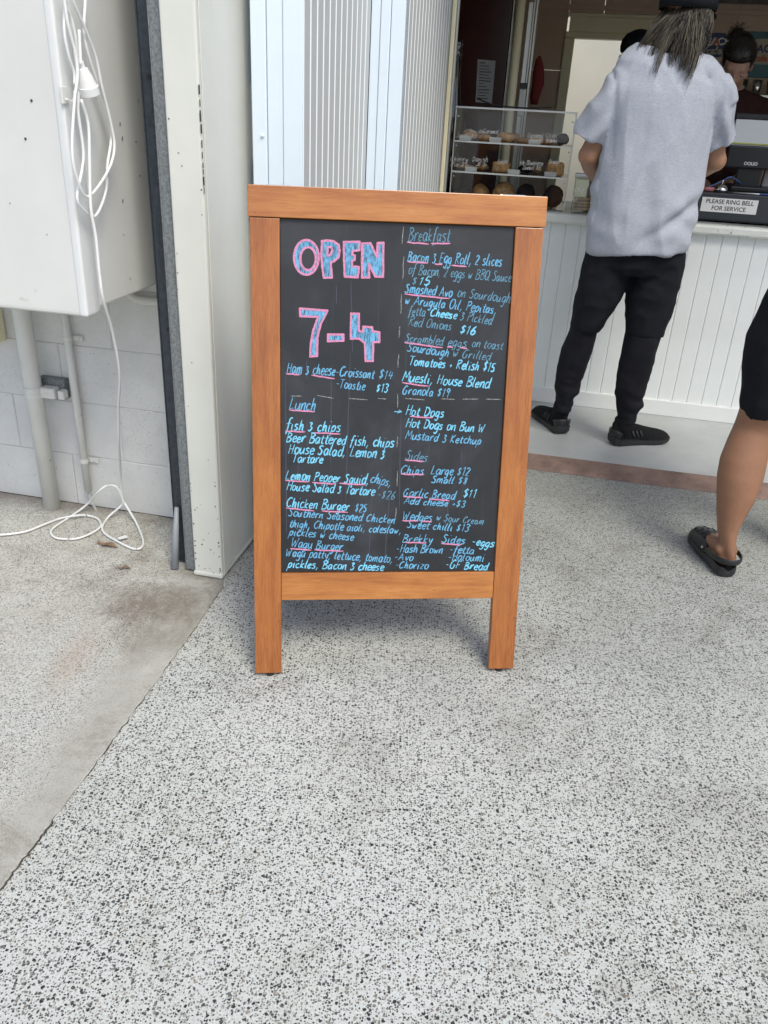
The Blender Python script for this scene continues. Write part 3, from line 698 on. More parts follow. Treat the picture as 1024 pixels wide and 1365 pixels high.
# ---------------------------------------------------------- chalk pen lettering: single-stroke hand
GL = {
'a': (10, '8,9 4,10 1,6 2,1 5,0 8,6 8,10|8,9 8,2 10,0'), 'b': (9, '2,18 1,0 6,0 8,4 7,8 4,9 2,6'), 'c': (8, '8,9 4,10 1,6 2,1 5,0 8,2'),
'd': (10, '8,9 4,10 1,6 2,1 5,0 8,5 9,18|9,18 8,3 10,0'), 'e': (8, '1,5 7,6 7,9 4,10 1,6 2,1 5,0 8,2'), 'f': (8, '9,17 6,18 4,14 3,0 2,-6|0,9 8,10'),
'g': (9, '8,9 4,10 1,6 2,1 5,1 8,6|8,10 7,-4 4,-8 1,-5'), 'h': (9, '2,18 1,0 2,6 5,10 7,8 7,1 9,0'), 'i': (5, '2,10 2,1 4,0|3,15 3.5,15.8'),
'k': (9, '2,18 1,0|8,10 2,5 8,0'), 'l': (5, '3,18 1,2 4,0'), 'm': (14, '1,10 1,0 2,7 5,10 6,8 6,0 7,7 10,10 11,8 11,1 13,0'),
'n': (9, '1,10 1,0 2,7 6,10 7,8 7,1 9,0'), 'o': (9, '5,10 2,9 1,5 2,1 5,0 8,3 8,8 5,10'), 'p': (9, '2,10 0,-8|1,4 3,9 6,10 8,7 7,2 4,0 1,2'),
'q': (9, '8,9 4,10 1,6 2,1 5,1 8,8|8,10 7,-8 9,-5'), 'r': (8, '1,10 1,0 2,6 5,10 7,9'), 's': (8, '7,9 4,10 1,8 3,6 6,4 6,1 3,0 0,1'),
't': (7, '4,15 3,2 5,0 7,1|0,10 8,10'), 'u': (10, '1,10 1,2 4,0 7,4 8,10|8,10 8,2 10,0'), 'v': (8, '1,10 4,0 8,10'), 'w': (12, '1,10 3,0 5,7 7,0 10,10'),
'y': (9, '1,10 2,4 5,3 8,10|8,10 5,-4 1,-8'), 'z': (9, '1,10 8,10|8,10 1,0|1,0 8,0'),
'A': (12, '0,0 6,17|6,17 11,0|2,6 10,6'), 'B': (11, '2,17 1,0|0,16 6,17 9,13 2,9|2,9 9,7 9,2 5,0 0,0'), 'C': (11, '10,15 6,17 1,10 2,2 6,0 10,3'),
'D': (12, '2,17 1,0|1,0 7,1 11,8 8,15 0,17'), 'E': (10, '10,17 2,17|2,17 1,0|1,0 9,0|2,9 8,9'), 'F': (10, '10,17 2,17|2,17 1,0|2,9 8,9'), 'G': (12, '10,15 6,17 1,9 2,1 7,0 10,7|10,7 6,7'),
'H': (11, '2,17 1,0|10,17 9,0|1,9 10,9'), 'K': (11, '2,17 1,0|10,17 2,8 10,0'), 'L': (10, '3,17 1,0|1,0 9,1'), 'M': (13, '0,0 2,17|2,17 6,6|6,6 10,17|10,17 12,0'),
'O': (12, '6,17 2,14 1,6 4,0 9,2 11,10 9,16 6,17'), 'P': (10, '2,17 1,0|0,16 7,17 9,12 2,8'), 'Q': (12, '6,17 2,14 1,6 4,0 9,2 11,10 9,16 6,17|6,5 12,-2'), 'R': (11, '2,17 1,0|0,16 7,17 9,13 2,9|2,9 9,0'),
'S': (10, '9,15 5,17 2,13 8,7 7,1 4,0 0,2'), 'T': (11, '0,17 11,17|6,17 5,0'), 'W': (15, '0,17 3,0|3,0 7,12|7,12 9,0|9,0 13,17'),
'1': (6, '1,13 4,17|4,17 3,0'), '2': (10, '1,14 5,17 9,13 1,0|1,0 9,0'), '3': (9, '1,15 5,17 8,13 4,9|4,9 8,5 5,0 1,2'), '4': (10, '3,17 1,7|1,7 9,8|7,15 6,0'),
'5': (10, '9,17 3,17|3,17 2,10 7,9 8,3 4,0 1,2'), '6': (9, '7,17 2,8 2,2 5,0 8,4 6,8 2,6'), '8': (9, '7,15 4,17 2,13 7,6 5,0 2,3 7,12 7,15'), '9': (9, '8,14 4,17 2,12 7,10 8,15|8,15 6,0'),
'$': (10, '8,14 5,16 2,12 7,7 5,2 1,4|5,18 4,-1'), ',': (5, '3,2 1,-4'), '.': (4, '2,0 2.6,.6'), '-': (8, '1,7 6,7'), '+': (8, '1,6 7,6|4,9 4,3'),
'&': (9, '1,12 4,13.5 6,12 3,8|3,8 7,5 6,1 3,-1 1,1'), '>': (10, '0,6 9,7|5,11 9,7|9,7 5,3'), ' ': (6, '')}
BASE_D = -.008
def onboard(x, y):
    P = hit(x, y, G(0, 0, BASE_D), NF); d = P-SB; return d.dot(SU), d.dot(SV)
jr = random.Random(11)
def write(par, lines, toP, nrm, mat, wd, name, z=.0004, slant=.22, jit=.35, n=3):
    """lines: (text, x0, y0, x1, y1, xheight) in the plane's own 2-D units via toP(u, v)"""
    bm = bmesh.new(); kk = 0
    for text, (u0, v0), (u1, v1), xh in lines:
        adv = sum(GL[c][0] for c in text)+1.5*len(text); L_ = math.hypot(u1-u0, v1-v0); sx = L_/adv; sy = xh/10
        ex = ((u1-u0)/L_, (v1-v0)/L_); ey = (-ex[1], ex[0]); x = 0
        for c in text:
            jy, js, jx = jr.uniform(-.9, .9)*jit*1.6, 1+jr.uniform(-.10, .10), jr.uniform(-.5, .5)*jit
            for st in (GL[c][1].split('|') if GL[c][1] else []):
                pp = [tuple(map(float, q.split(','))) for q in st.split()]
                pp = [(px_*js+jx+jr.uniform(-1, 1)*jit, py_*js+jy+jr.uniform(-1, 1)*jit) for px_, py_ in pp]
                q = [V(((x+px_+py_*slant)*sx*1., py_*sy, 0)) for px_, py_ in pp]
                q = catmull(q, n) if len(q) > 2 else q
                P3 = [toP(u0+ex[0]*p.x+ey[0]*p.y, v0+ex[1]*p.x+ey[1]*p.y) for p in q]
                face_ribbon(bm, P3, wd*jr.uniform(.85, 1.2), nrm, z+kk*2e-6); kk += 1
            x += GL[c][0]+1.5
    return obj(name, bm, mat, par)
toB = lambda u, v: G(u, v, BASE_D)
def px2(x, y): return onboard(x, y)
xs2 = lambda Y0, s: None
def Z(ox, oy, s): return lambda x, y: (ox+x/s, oy+y/s)
z2 = Z(530, 290, 6.4); z3 = Z(530, 430, 6.4); z4 = Z(530, 590, 6.4); z5 = Z(370, 460, 6.024); z6 = Z(370, 610, 6.024); z1 = Z(370, 290, 6.024)
B_, F_, D_ = 'blue', 'blue_mid', 'blue_faint'
TXT = [
(z2, 'Breakfast', 90, 198, 445, 208, 58, D_), (z2, 'Bacon & Egg Roll, 2 slices', 82, 372, 890, 415, 47, F_), (z2, 'of Bacon, 2 eggs w BBQ Sauce', 90, 478, 968, 550, 42, D_),
(z2, '$', 118, 572, 165, 575, 34, D_), (z2, '15', 178, 570, 280, 576, 36, B_), (z2, 'Smashed Avo', 60, 640, 466, 678, 44, F_), (z2, 'on Sourdough', 505, 672, 958, 730, 44, D_),
(z2, 'w Arugula Oil, Pepitas,', 60, 735, 845, 822, 42, F_), (z2, 'fetta', 90, 832, 240, 842, 42, D_), (z2, 'Cheese', 275, 838, 505, 866, 36, B_), (z2, '& Pickled', 530, 872, 805, 915, 42, D_),
(z2, 'Red Onions', 90, 920, 460, 962, 42, D_), (z2, '$16', 525, 990, 662, 1004, 40, B_),
(z3, 'Scrambled', 60, 165, 392, 195, 42, D_), (z3, 'eggs', 425, 198, 590, 210, 40, D_), (z3, 'on toast.', 630, 205, 920, 234, 40, D_), (z3, 'Sourdough', 80, 242, 437, 292, 40, F_), (z3, 'w Grilled', 465, 288, 795, 325, 40, D_),
(z3, 'Tomatoes + Relish $15', 90, 362, 830, 420, 42, B_), (z3, 'Muesli, House Blend', 38, 500, 785, 560, 46, B_), (z3, 'Granola $19', 38, 608, 440, 638, 42, F_),
(z3, 'Hot Dogs', 65, 788, 398, 806, 46, B_), (z3, 'Hot Dogs on Bun W', 68, 890, 745, 938, 44, B_), (z3, 'Mustard & Ketchup', 65, 990, 712, 1040, 40, F_),
(z4, 'Sides', 60, 142, 255, 162, 44, D_), (z4, 'Chips', 22, 262, 228, 272, 40, F_), (z4, 'Large $12', 280, 268, 615, 284, 42, F_), (z4, 'Small $8', 285, 340, 595, 354, 36, F_),
(z4, 'Garlic Bread', 45, 455, 492, 486, 42, F_), (z4, '$11', 553, 468, 668, 470, 42, B_), (z4, 'Add cheese +$3', 52, 520, 575, 552, 34, F_), (z4, 'Wedges', 38, 660, 295, 674, 46, F_), (z4, 'w Sour Cream', 325, 662, 738, 700, 36, D_),
(z4, 'Sweet chilli $13', 75, 725, 605, 760, 38, F_), (z4, 'Brekky', 40, 848, 300, 860, 44, F_), (z4, 'Sides', 370, 852, 580, 866, 42, F_), (z4, '-eggs', 628, 868, 822, 894, 38, B_),
(z4, '-Hash Brown', -15, 932, 385, 945, 40, F_), (z4, '-fetta', 438, 938, 652, 950, 38, F_), (z4, '-Avo', -30, 1002, 135, 1006, 38, F_), (z4, '-Haloumi', 425, 1004, 740, 1014, 42, F_),
(z4, '-Chorizo', -22, 1068, 262, 1078, 38, F_), (z4, '-GF Bread', 405, 1068, 772, 1090, 42, B_),
(z5, 'Ham & cheese', 72, 222, 465, 244, 46, F_), (z5, '-Croissant', 465, 246, 778, 266, 40, F_), (z5, '$14', 805, 270, 928, 276, 38, F_), (z5, '-Toastie', 465, 340, 702, 362, 40, F_), (z5, '$13', 790, 376, 884, 380, 36, B_),
(z5, 'Lunch', 92, 512, 305, 528, 52, F_), (z5, 'fish & chips', 65, 678, 508, 698, 48, B_), (z5, 'Beer Battered fish, chips', 70, 775, 935, 820, 44, B_), (z5, 'House Salad, Lemon &', 85, 868, 865, 908, 46, B_), (z5, 'Tartare', 115, 938, 365, 950, 40, B_),
(z6, 'Lemon Pepper Squid,', 62, 172, 735, 212, 44, B_), (z6, 'chips,', 742, 196, 910, 232, 42, F_), (z6, 'House Salad & Tartare', 72, 258, 780, 304, 42, B_), (z6, '-$26', 800, 325, 940, 335, 38, D_),
(z6, 'Chicken Burger', 68, 394, 580, 426, 44, B_), (z6, '$25', 618, 434, 715, 438, 38, F_), (z6, 'Southern Seasoned Chicken', 84, 468, 945, 528, 38, F_), (z6, 'thigh, Chipotle aioli, coleslaw,', 92, 555, 995, 612, 36, F_),
(z6, 'pickles w cheese', 90, 622, 612, 664, 36, F_), (z6, 'Wagu Burger', 104, 716, 524, 748, 42, F_), (z6, 'Wagu patty, lettuce, tomato,', 64, 790, 925, 842, 40, F_), (z6, 'pickles, Bacon & cheese', 80, 880, 852, 908, 38, B_),
(Z(0, 0, 1), '>', 523.5, 552, 536, 552.5, 5.2, B_)]
PXM = (onboard(500, 500)[0]-onboard(499, 500)[0])
for (zz, t, x0, y0, x1, y1, xh, mt) in TXT:
    s = 1 if zz(1, 0)[0]-zz(0, 0)[0] == 1 else 1/(zz(1, 0)[0]-zz(0, 0)[0])
    p0 = px2(*zz(x0, y0)); p1 = px2(*zz(x1, y1))
    write(sign, [(t, p0, p1, xh/s*1.04*PXM)], toB, NF, M[mt], {B_: .0031, F_: .0027, D_: .0022}[mt], 'chalk_writing')
# pink underlines
UL = [(z2, 80, 212, 265, 226), (z2, 285, 222, 452, 222), (z2, 92, 380, 258, 388), (z2, 315, 397, 382, 401), (z2, 458, 407, 588, 418), (z2, 58, 652, 442, 692), (z3, 58, 172, 385, 213), (z3, 422, 205, 472, 211), (z3, 535, 214, 592, 220),
(z3, 38, 512, 265, 544), (z3, 105, 800, 302, 812), (z4, 62, 148, 222, 162), (z4, 28, 268, 228, 272), (z4, 48, 458, 218, 470), (z4, 270, 478, 442, 495), (z4, 40, 664, 172, 668), (z4, 205, 668, 292, 676), (z4, 62, 850, 245, 856), (z4, 372, 860, 545, 870),
(z5, 66, 228, 182, 238), (z5, 272, 240, 460, 270), (z5, 92, 520, 298, 536), (z5, 62, 690, 222, 697), (z5, 296, 702, 506, 714), (z6, 62, 184, 256, 192), (z6, 278, 200, 470, 212), (z6, 496, 206, 706, 218), (z6, 68, 402, 296, 428), (z6, 355, 426, 566, 440), (z6, 102, 730, 272, 742), (z6, 296, 740, 530, 752)]
for zz, x0, y0, x1, y1 in UL:
    a = px2(*zz(x0, y0)); b = px2(*zz(x1, y1)); bm = bmesh.new()
    pts = [toB(a[0]+(b[0]-a[0])*t/6, a[1]+(b[1]-a[1])*t/6+jr.uniform(-.0006, .0006)) for t in range(7)]
    face_ribbon(bm, pts, .0036, NF, .0010); obj('pink_underline', bm, M['pink'], sign)
# outlined OPEN and 7-4
def ellp(cx, cy, rx, ry, n=28, a0=0): return [(cx+rx*cos(a0+2*pi*k/n), cy+ry*sin(a0+2*pi*k/n)) for k in range(n)]
BIG = [('O', ellp(232, 320, 100, 140), [ellp(246, 330, 62, 92)]),
('P', [(355, 190), (395, 184), (450, 190), (490, 218), (500, 268), (490, 318), (455, 350), (428, 362), (437, 482), (372, 484), (358, 400), (352, 280)], [[(402, 240), (430, 235), (440, 265), (426, 298), (402, 306)]]),
('E', [(532, 196), (660, 194), (658, 262), (604, 268), (600, 296), (622, 305), (618, 342), (598, 348), (600, 392), (655, 396), (645, 480), (540, 474), (533, 335)], []),
('N', [(680, 208), (745, 205), (800, 318), (805, 205), (852, 202), (848, 476), (785, 474), (735, 372), (738, 482), (678, 482)], []),
('7', [(180, 730), (402, 748), (345, 860), (322, 960), (318, 1112), (262, 1116), (268, 1010), (290, 895), (325, 798), (184, 792)], []),
('-', [(405, 938), (530, 940), (530, 990), (405, 994)], []),
('4', [(590, 770), (655, 772), (655, 912), (688, 916), (688, 876), (760, 880), (764, 912), (820, 922), (818, 1000), (768, 1000), (766, 1152), (708, 1152), (700, 1006), (655, 972), (588, 974)], [])]
for ch, outer, holes in BIG:
    def cv(L): return [px2(*z1(x, y)) for x, y in L]
    O_ = cv(outer); HS = [cv(h) for h in holes]
    bm = bmesh.new()
    if ch == 'O':
        A = [bm.verts.new(toB(*p)+NF*.0003) for p in O_]; B = [bm.verts.new(toB(*p)+NF*.0003) for p in HS[0]]
        for k in range(len(A)): bm.faces.new((A[k], A[(k+1) % len(A)], B[(k+1) % len(A)], B[k]))
    else:
        edges = []
        for Lp in [O_]+HS:
            vv = [bm.verts.new(toB(*p)+NF*.0003) for p in Lp]
            edges += [bm.edges.new((vv[k], vv[(k+1) % len(vv)])) for k in range(len(vv))]
        bmesh.ops.triangle_fill(bm, edges=edges, use_beauty=True, normal=NF)
    bmesh.ops.recalc_face_normals(bm, faces=bm.faces)
    fl = obj('chalk_letter', bm, M['fill'], sign)
    bm = bmesh.new(); kz = 0
    for Lp in [O_]+HS:
        cl_ = Lp+[Lp[0]]
        if len(Lp) > 20: face_ribbon(bm, [toB(*p) for p in cl_], .0052, NF, .0007, False)
        else:
            for p, q in zip(cl_, cl_[1:]):
                dx = V((q[0]-p[0], q[1]-p[1], 0)); u = dx.normalized()*.0015
                pts = [toB(p[0]-u.x+(dx.x+2*u.x)*t/4+(jr.uniform(-.0005, .0005) if 0 < t < 4 else 0), p[1]-u.y+(dx.y+2*u.y)*t/4) for t in range(5)]
                face_ribbon(bm, pts, .0050*jr.uniform(.9, 1.1), NF, .0006+kz*2e-5, False); kz += 1
    obj('pink_outline', bm, M['pink'], fl)
# ruled guide dashes and washed drips
for m_, w_, segs in (('white_chalk', .0022, [((538, 302), (536, 325)), ((538.5, 342), (537, 372)), ((535, 392), (534.5, 418)), ((533, 435), (532, 450)), ((531.5, 472), (530.5, 490)), ((530.5, 525), (530, 543)), ((530, 582), (529.5, 596)), ((530, 628), (529.5, 648)), ((528, 676), (527.5, 692)), ((388, 528), (402, 528)), ((423, 527), (445, 531)), ((465, 531), (490, 533)), ((504, 531), (515, 532)), ((540, 531), (566, 533)), ((588, 531.5), (607, 532.5)), ((617, 532), (638, 532)), ((648, 532), (668, 532.5))]),
                     ('drip', .0022, [((381, 500), (382, 710)), ((409, 560), (410, 600)), ((442, 508), (441, 620)), ((467, 470), (461, 672)), ((497, 640), (492, 740)), ((535, 545), (532, 680)), ((398, 620), (397, 632)), ((519, 660), (513, 750)), ((448, 380), (449, 405)), ((468, 375), (470, 470)), ((594, 690), (594, 712)), ((597, 672), (597, 684)), ((409, 480), (409, 505)), ((559, 560), (558, 590)), ((616, 600), (616, 620)), ((455, 690), (450, 765))])):
    for p, q in segs:
        a, b = px2(*p), px2(*q); bm = bmesh.new()
        face_ribbon(bm, [toB(a[0]+(b[0]-a[0])*t/5+jr.uniform(-.0008, .0008)*(t % 5 > 0), a[1]+(b[1]-a[1])*t/5) for t in range(6)], w_, NF, .0002)
        obj('chalk_dash' if m_ == 'white_chalk' else 'chalk_drip', bm, M[m_], sign)

# ================================================================== EXTENSION CORD
cord = thing('extension_cord', 'white extension cord looped over the meter box hook and trailing across the slab', 'cord', onz(160, 700, 0))
zc1 = lambda x, y: (x/3.0118, y/3.0118)
def loop(P, a): return [ona(*zc1(x, y), a) for x, y in P]
wire('cable', loop([(285, -60), (292, 0), (340, 110), (385, 230), (410, 350), (440, 470), (460, 590), (432, 690), (352, 790), (305, 700), (290, 590), (300, 400), (312, 300), (302, 210), (272, 90), (255, -30)], -1.035), .0036, M['cord'], cord)
wire('cable', loop([(345, -60), (343, 0), (340, 150), (380, 300), (430, 430), (448, 540), (432, 660), (425, 770), (385, 866), (345, 850), (310, 795), (330, 680), (335, 600), (315, 450), (318, 330), (310, 190), (288, 80), (262, 20), (250, -40)], -1.045), .0036, M['cord'], cord)
wire('cable', loop([(262, 20), (258, 120), (275, 220), (298, 290), (300, 340)], -1.044), .0034, M['cord'], cord)
pg = loop([(318, 120), (322, 200), (325, 260)], -1.028)
wire('cable', pg, .0036, M['cord'], cord)
p0 = ona(*zc1(326, 245), -1.028); p1 = ona(*zc1(362, 378), -1.028); dd = (p1-p0)
bm = bmesh.new(); tube(bm, [p0, p0+dd*.2, p0+dd*.22, p0+dd*.5, p0+dd*.75, p0+dd*.76, p1], [.005, .006, .010, .017, .0215, .0235, .0235], seg=24)
pl_ = obj('plug', bm, M['cord'], cord, False)
hang = [zc1(326, 400), zc1(355, 500), zc1(360, 650), zc1(365, 830), zc1(385, 950), zc1(400, 1100), zc1(415, 1200)]
zc2 = lambda x, y: (x/3.0118, 380+y/3.0118)
H_ = []
for i, (x, y) in enumerate(hang): H_.append(ona(x, y, -1.03))
b_end = ab(H_[-1])[1]
H_ += [onb(*zc2(x, y), b_end+(k+1)*(-1.80-b_end)/6) for k, (x, y) in enumerate([(450, 180), (480, 350), (475, 500), (478, 640)])]
def gr(x, y, z=.013):
    P_ = onz(*zc2(x, y), z)
    return P_ if ab(P_)[1] < -1.76 else onb(*zc2(x, y), -1.76)
H_ += [onb(*zc2(485, 760), -1.79), gr(490, 850)]+[gr(x, y) for x, y in [(510, 890), (550, 960), (576, 1035), (545, 1060), (470, 1028), (412, 985), (432, 935), (482, 890)]]
H_ += [gr(494, 866, .022), onb(*zc2(470, 812), -1.765), onb(*zc2(430, 806), -1.775), onb(*zc2(395, 830), -1.79)]
H_ += [gr(x, y) for x, y in [(350, 880), (290, 925), (215, 975), (208, 1002), (240, 1018), (320, 1015), (400, 975), (395, 940), (350, 925)]]
H_ += [onz(*zc2(300, 926), .021)]+[onz(*zc2(x, y), .013) for x, y in [(240, 938), (180, 960), (100, 990), (0, 1003), (-120, 1005), (-300, 1000)]]
wire('cable', H_, .0038, M['cord'], cord, 7)
bm = bmesh.new(); p = onz(*zc2(493, 1013), .018); bx(bm, p, (.03, .018, .0006), Matrix.Rotation(.7, 3, 'Z')); obj('cable_tag', bm, M['paper'], cord)
# dry leaves by the wall foot
for k, (x, y, r, s_, lb) in enumerate(((143, 726, -.3, .045, 'dry brown leaf lying below the cord tag on the slab'), (165, 757, .1, .025, 'small pale dry leaf lying in front of the cord tag'), (190, 376, 0, .05, None))):
    if lb is None: continue
    p = onz(x, y, .012); bm = bmesh.new(); n_ = 10; Rz = Matrix.Rotation(r, 3, 'Z')
    mid = [bm.verts.new(p+Rz @ V(((t/n_*2-1)*s_, 0, .001+.004*sin(t*1.3)))) for t in range(n_+1)]
    for sg_ in (1, -1):
        eds = [bm.verts.new(p+Rz @ V(((t/n_*2-1)*s_, sg_*s_*.25*sin(pi*t/n_)*(1+.2*sin(t*2.)), .003+.004*cos(t)))) for t in range(1, n_)]
        rowm = mid[1:n_]
        for t in range(n_-2): bm.faces.new((rowm[t], rowm[t+1], eds[t+1], eds[t]))
        bm.faces.new((mid[0], rowm[0], eds[0])); bm.faces.new((rowm[-1], mid[-1], eds[-1]))
    bmesh.ops.recalc_face_normals(bm, faces=bm.faces); tag(obj('dry_leaf', bm, M['leaf']), lb, 'leaf')
# ================================================================== THINGS ON THE COUNTER
CA0, CA1, CB0, CB1, CZ0, CZ1 = -.490, .052, .07, .40, CT+.002, 1.352
cab = thing('display_cabinet', 'clear acrylic pastry cabinet with two shelves at the left end of the counter', 'display cabinet', S((CA0+CA1)/2, .24, CZ0))
tk = .004
sb('front_pane', CA0, CA1, CB0, CB0+tk, CZ0, CZ1, M['acrylic'], cab)
sb('side_pane', CA0, CA0+tk, CB0+tk+.001, CB1, CZ0, CZ1, M['acrylic'], cab); sb('side_pane', CA1-tk, CA1, CB0+tk+.001, CB1, CZ0, CZ1, M['acrylic'], cab)
sb('lid_rim', CA0-.003, CA1+.003, CB0-.006, CB0-.0035, CZ1-.001, CZ1+.0065, M['pale_edge'], cab)
sb('lid', CA0-.003, CA1+.003, CB0-.003, CB1+.003, CZ1+.001, CZ1+.006, M['acrylic'], cab)
SH = [onb(640, 190, CB0).z, onb(640, 228, CB0).z]
SH = [1.213, 1.082]
for z in SH+[CZ0+.001]: sb('shelf', CA0+tk+.001, CA1-tk-.001, CB0+tk+.001, CB1-.005, z-.003, z+.002, M['acrylic_edge'], cab)
for z in SH: sb('shelf_lip', CA0-.002, CA1+.002, CB0-.003, CB0-.0005, z-.0035, z+.0035, M['pale_edge'], cab)
for a in (CA0, CA1):
    for z in (CZ0, CZ1): pass
    sb('corner_strip', a-.0025, a+.0025, CB0-.003, CB0-.0005, CZ0, CZ1, M['pale_edge'], cab, .001)
for z in [CZ1-.035]+[s-.02 for s in SH]:
    for a in (CA0+.012, CA1-.012):
        bm = bmesh.new(); ell(bm, S(a, CB0-.004, z), (.004, .003, .004), RS, 10, 6); obj('screw', bm, M['chrome'], cab)
# hand lettering on the acrylic
def toF(b): return lambda u, v: S(u, b, v)
def lt(par, rows, b, m, wd, name='marker_lettering'):
    for (t, x, y, x1, y1, xh) in rows:
        p, q = ab(onb(x, y, b)), ab(onb(x1, y1, b))
        write(par, [(t, (p[0], p[2]), (q[0], q[2]), xh)], toF(b), -UY, m, wd, name)
e4 = lambda x, y: (580+x/4.55, y/4.55)
def e(t, x0, y0, x1, y1, xh): a = e4(x0, y0); b = e4(x1, y1); return (t, a[0], a[1], b[0], b[1], xh)
lt(cab, [e('Scroll $5', 130, 830, 250, 838, .012), e('Caramel', 290, 806, 385, 812, .011), e('Caramel', 560, 834, 655, 836, .011), e('Choc', 668, 832, 740, 834, .011), e('Slice $5', 572, 862, 655, 864, .011), e('Brownie', 672, 862, 740, 864, .011),
         e('Cherry', 92, 976, 200, 980, .012), e('Danish', 225, 978, 320, 980, .012), e('Pie $5', 92, 1008, 200, 1010, .011), e('$5', 245, 1008, 318, 1008, .011), e('Apple', 375, 990, 440, 992, .011), e('Wh-Blueberry', 512, 998, 655, 1002, .011), e('Donut $5', 530, 1028, 640, 1030, .011), e('Orange', 690, 992, 755, 994, .011)], CB0-.0006, M['white_ink'], .0014)
M['pastry'] = simple('golden pastry crust', (.58, .31, .12), .5, var=.5, scale=40, bump=.4, bscale=90, dirt=(.62, .45, .25), dthr=.56, dscale=60)
M['icing'] = simple('white icing', (.70, .66, .58), .5, var=.1, bump=.3); M['choc'] = simple('chocolate cake', (.022, .010, .007), .85, var=.4, scale=40, bump=.5, bscale=120)
M['caramel'] = simple('caramel slice', (.34, .17, .06), .4, var=.3, scale=30, bump=.2)
def bun(name, lab, cat, x, y, z, r, hgt, m, top=None, seed=0, b=.2, sq=False):
    p = S(ab(onb(x, y, b))[0], b, z+.0025); t = thing(name, lab, cat, p)
    bm = bmesh.new()
    if sq: bx(bm, p+V((0, 0, hgt/2)), (2*r, 1.5*r, hgt), RS, min(.015, hgt*.4), 4)
    else: ell(bm, p+V((0, 0, hgt*.5)), (r, r*.85, hgt*.5), RS, 28, 16)
    for v in bm.verts:
        k = noise.noise(v.co*38+V((seed, 0, 0)))*.006+noise.noise(v.co*90+V((seed, 3, 0)))*.0025; v.co += (v.co-p-V((0, 0, hgt*.5))).normalized()*k
        v.co.z = max(v.co.z, p.z)
    obj('crust', bm, M[m], t, True)
    if top:
        bm = bmesh.new(); ell(bm, p+V((0, 0, hgt*.72)), (r*.82, r*.7, hgt*.34), RS, 24, 12)
        for v in bm.verts: v.co += V((0, 0, 1))*noise.noise(v.co*60+V((seed, 0, 0)))*.005
        obj('topping', bm, M[top], t, True)
    return t
bun('iced_scroll', 'white iced scroll at the left of the cabinet top shelf', 'pastry', 626, 178, SH[0], .040, .045, 'pastry', 'icing', 1, .17)
bun('crumble_slice', 'pale crumble topped bun second from the left on the top shelf', 'pastry', 646, 180, SH[0], .036, .032, 'pastry', 'caramel', 2, .19)
bun('glazed_bun', 'shiny brown glazed bun in the middle of the top shelf', 'pastry', 675, 181, SH[0], .044, .045, 'pastry', None, 3, .15)
bun('caramel_slice', 'flat caramel slice behind the caramel lettering on the top shelf', 'pastry', 700, 182, SH[0], .034, .026, 'caramel', None, 4, .17, True)
bun('caramel_slice', 'flat nut brown slice behind the slice price on the top shelf', 'pastry', 717, 182, SH[0], .028, .028, 'pastry', None, 5, .19, True)
bun('chocolate_cake', 'dark chocolate cake at the right of the top shelf', 'cake', 750, 182, SH[0], .034, .05, 'choc', None, 6, .20)
bun('cherry_pie', 'low brown pie at the left of the middle shelf', 'pastry', 620, 222, SH[1], .05, .025, 'pastry', None, 7, .18)
bun('apple_danish', 'tall golden danish in the middle of the middle shelf', 'pastry', 668, 226, SH[1], .042, .048, 'pastry', 'caramel', 8, .15, True)
bun('orange_loaf', 'tall glazed orange loaf at the right of the middle shelf', 'cake', 740, 229, SH[1], .040, .062, 'pastry', 'pastry', 9, .15, True)
bun('large_muffin', 'large golden muffin on the cabinet floor behind the sign rail', 'muffin', 671, 265, CZ0+.002, .052, .10, 'pastry', None, 10, .18)
bun('chocolate_muffin', 'dark chocolate muffin on the cabinet floor beside the golden muffin', 'muffin', 700, 268, CZ0+.002, .044, .095, 'choc', None, 11, .2)
bun('chocolate_muffin', 'dark chocolate muffin at the right corner of the cabinet floor', 'muffin', 736, 272, CZ0+.002, .048, .10, 'choc', None, 12, .15)
for k, (nm, x, y, z, r_, h_, m_, tp, b_, lb) in enumerate((('seeded_roll', 641, 178, 0, .028, .040, 'pastry', 'icing', .30, 'sugared roll at the back left of the cabinet top shelf'), ('plain_scone', 686, 180, 0, .030, .040, 'pastry', None, .31, 'plain scone at the back of the top shelf behind the glazed bun'),
        ('berry_tart', 733, 183, 0, .026, .028, 'caramel', 'icing', .16, 'small iced tart between the slices and the dark cake on the top shelf'), ('sugar_donut', 642, 224, 1, .034, .030, 'pastry', 'icing', .24, 'sugared donut between the pie and the danish on the middle shelf'),
        ('blueberry_donut', 700, 228, 1, .036, .030, 'choc', None, .25, 'dark blueberry donut at the back of the middle shelf'), ('cream_bun', 716, 229, 1, .026, .034, 'pastry', 'icing', .28, 'small cream bun left of the orange loaf on the middle shelf'),
        ('golden_muffin', 640, 264, 2, .040, .08, 'pastry', None, .2, 'small golden muffin at the left of the cabinet floor'))):
    bun(nm, lb, 'pastry', x, y, SH[z] if z < 2 else CZ0+.002, r_, h_, m_, tp, 20+k, b_)
for k, (a0_, z_) in enumerate(((-.44, 0), (-.30, 0), (-.12, 0), (-.40, 1), (-.20, 1), (-.03, 1))):
    bm = bmesh.new(); bx(bm, S(a0_, CB0+.012, SH[z_]+.014), (.055, .0008, .020), RS); t_ = tag(obj('price_tag', bm, M['paper']), ['left price tag on the top shelf', 'price tag in front of the glazed bun on the top shelf', 'price tag in front of the slices on the top shelf', 'left price tag on the middle shelf', 'price tag beside the danish on the middle shelf', 'price tag in front of the orange loaf'][k], 'price tag', 'price tags in the pastry cabinet')
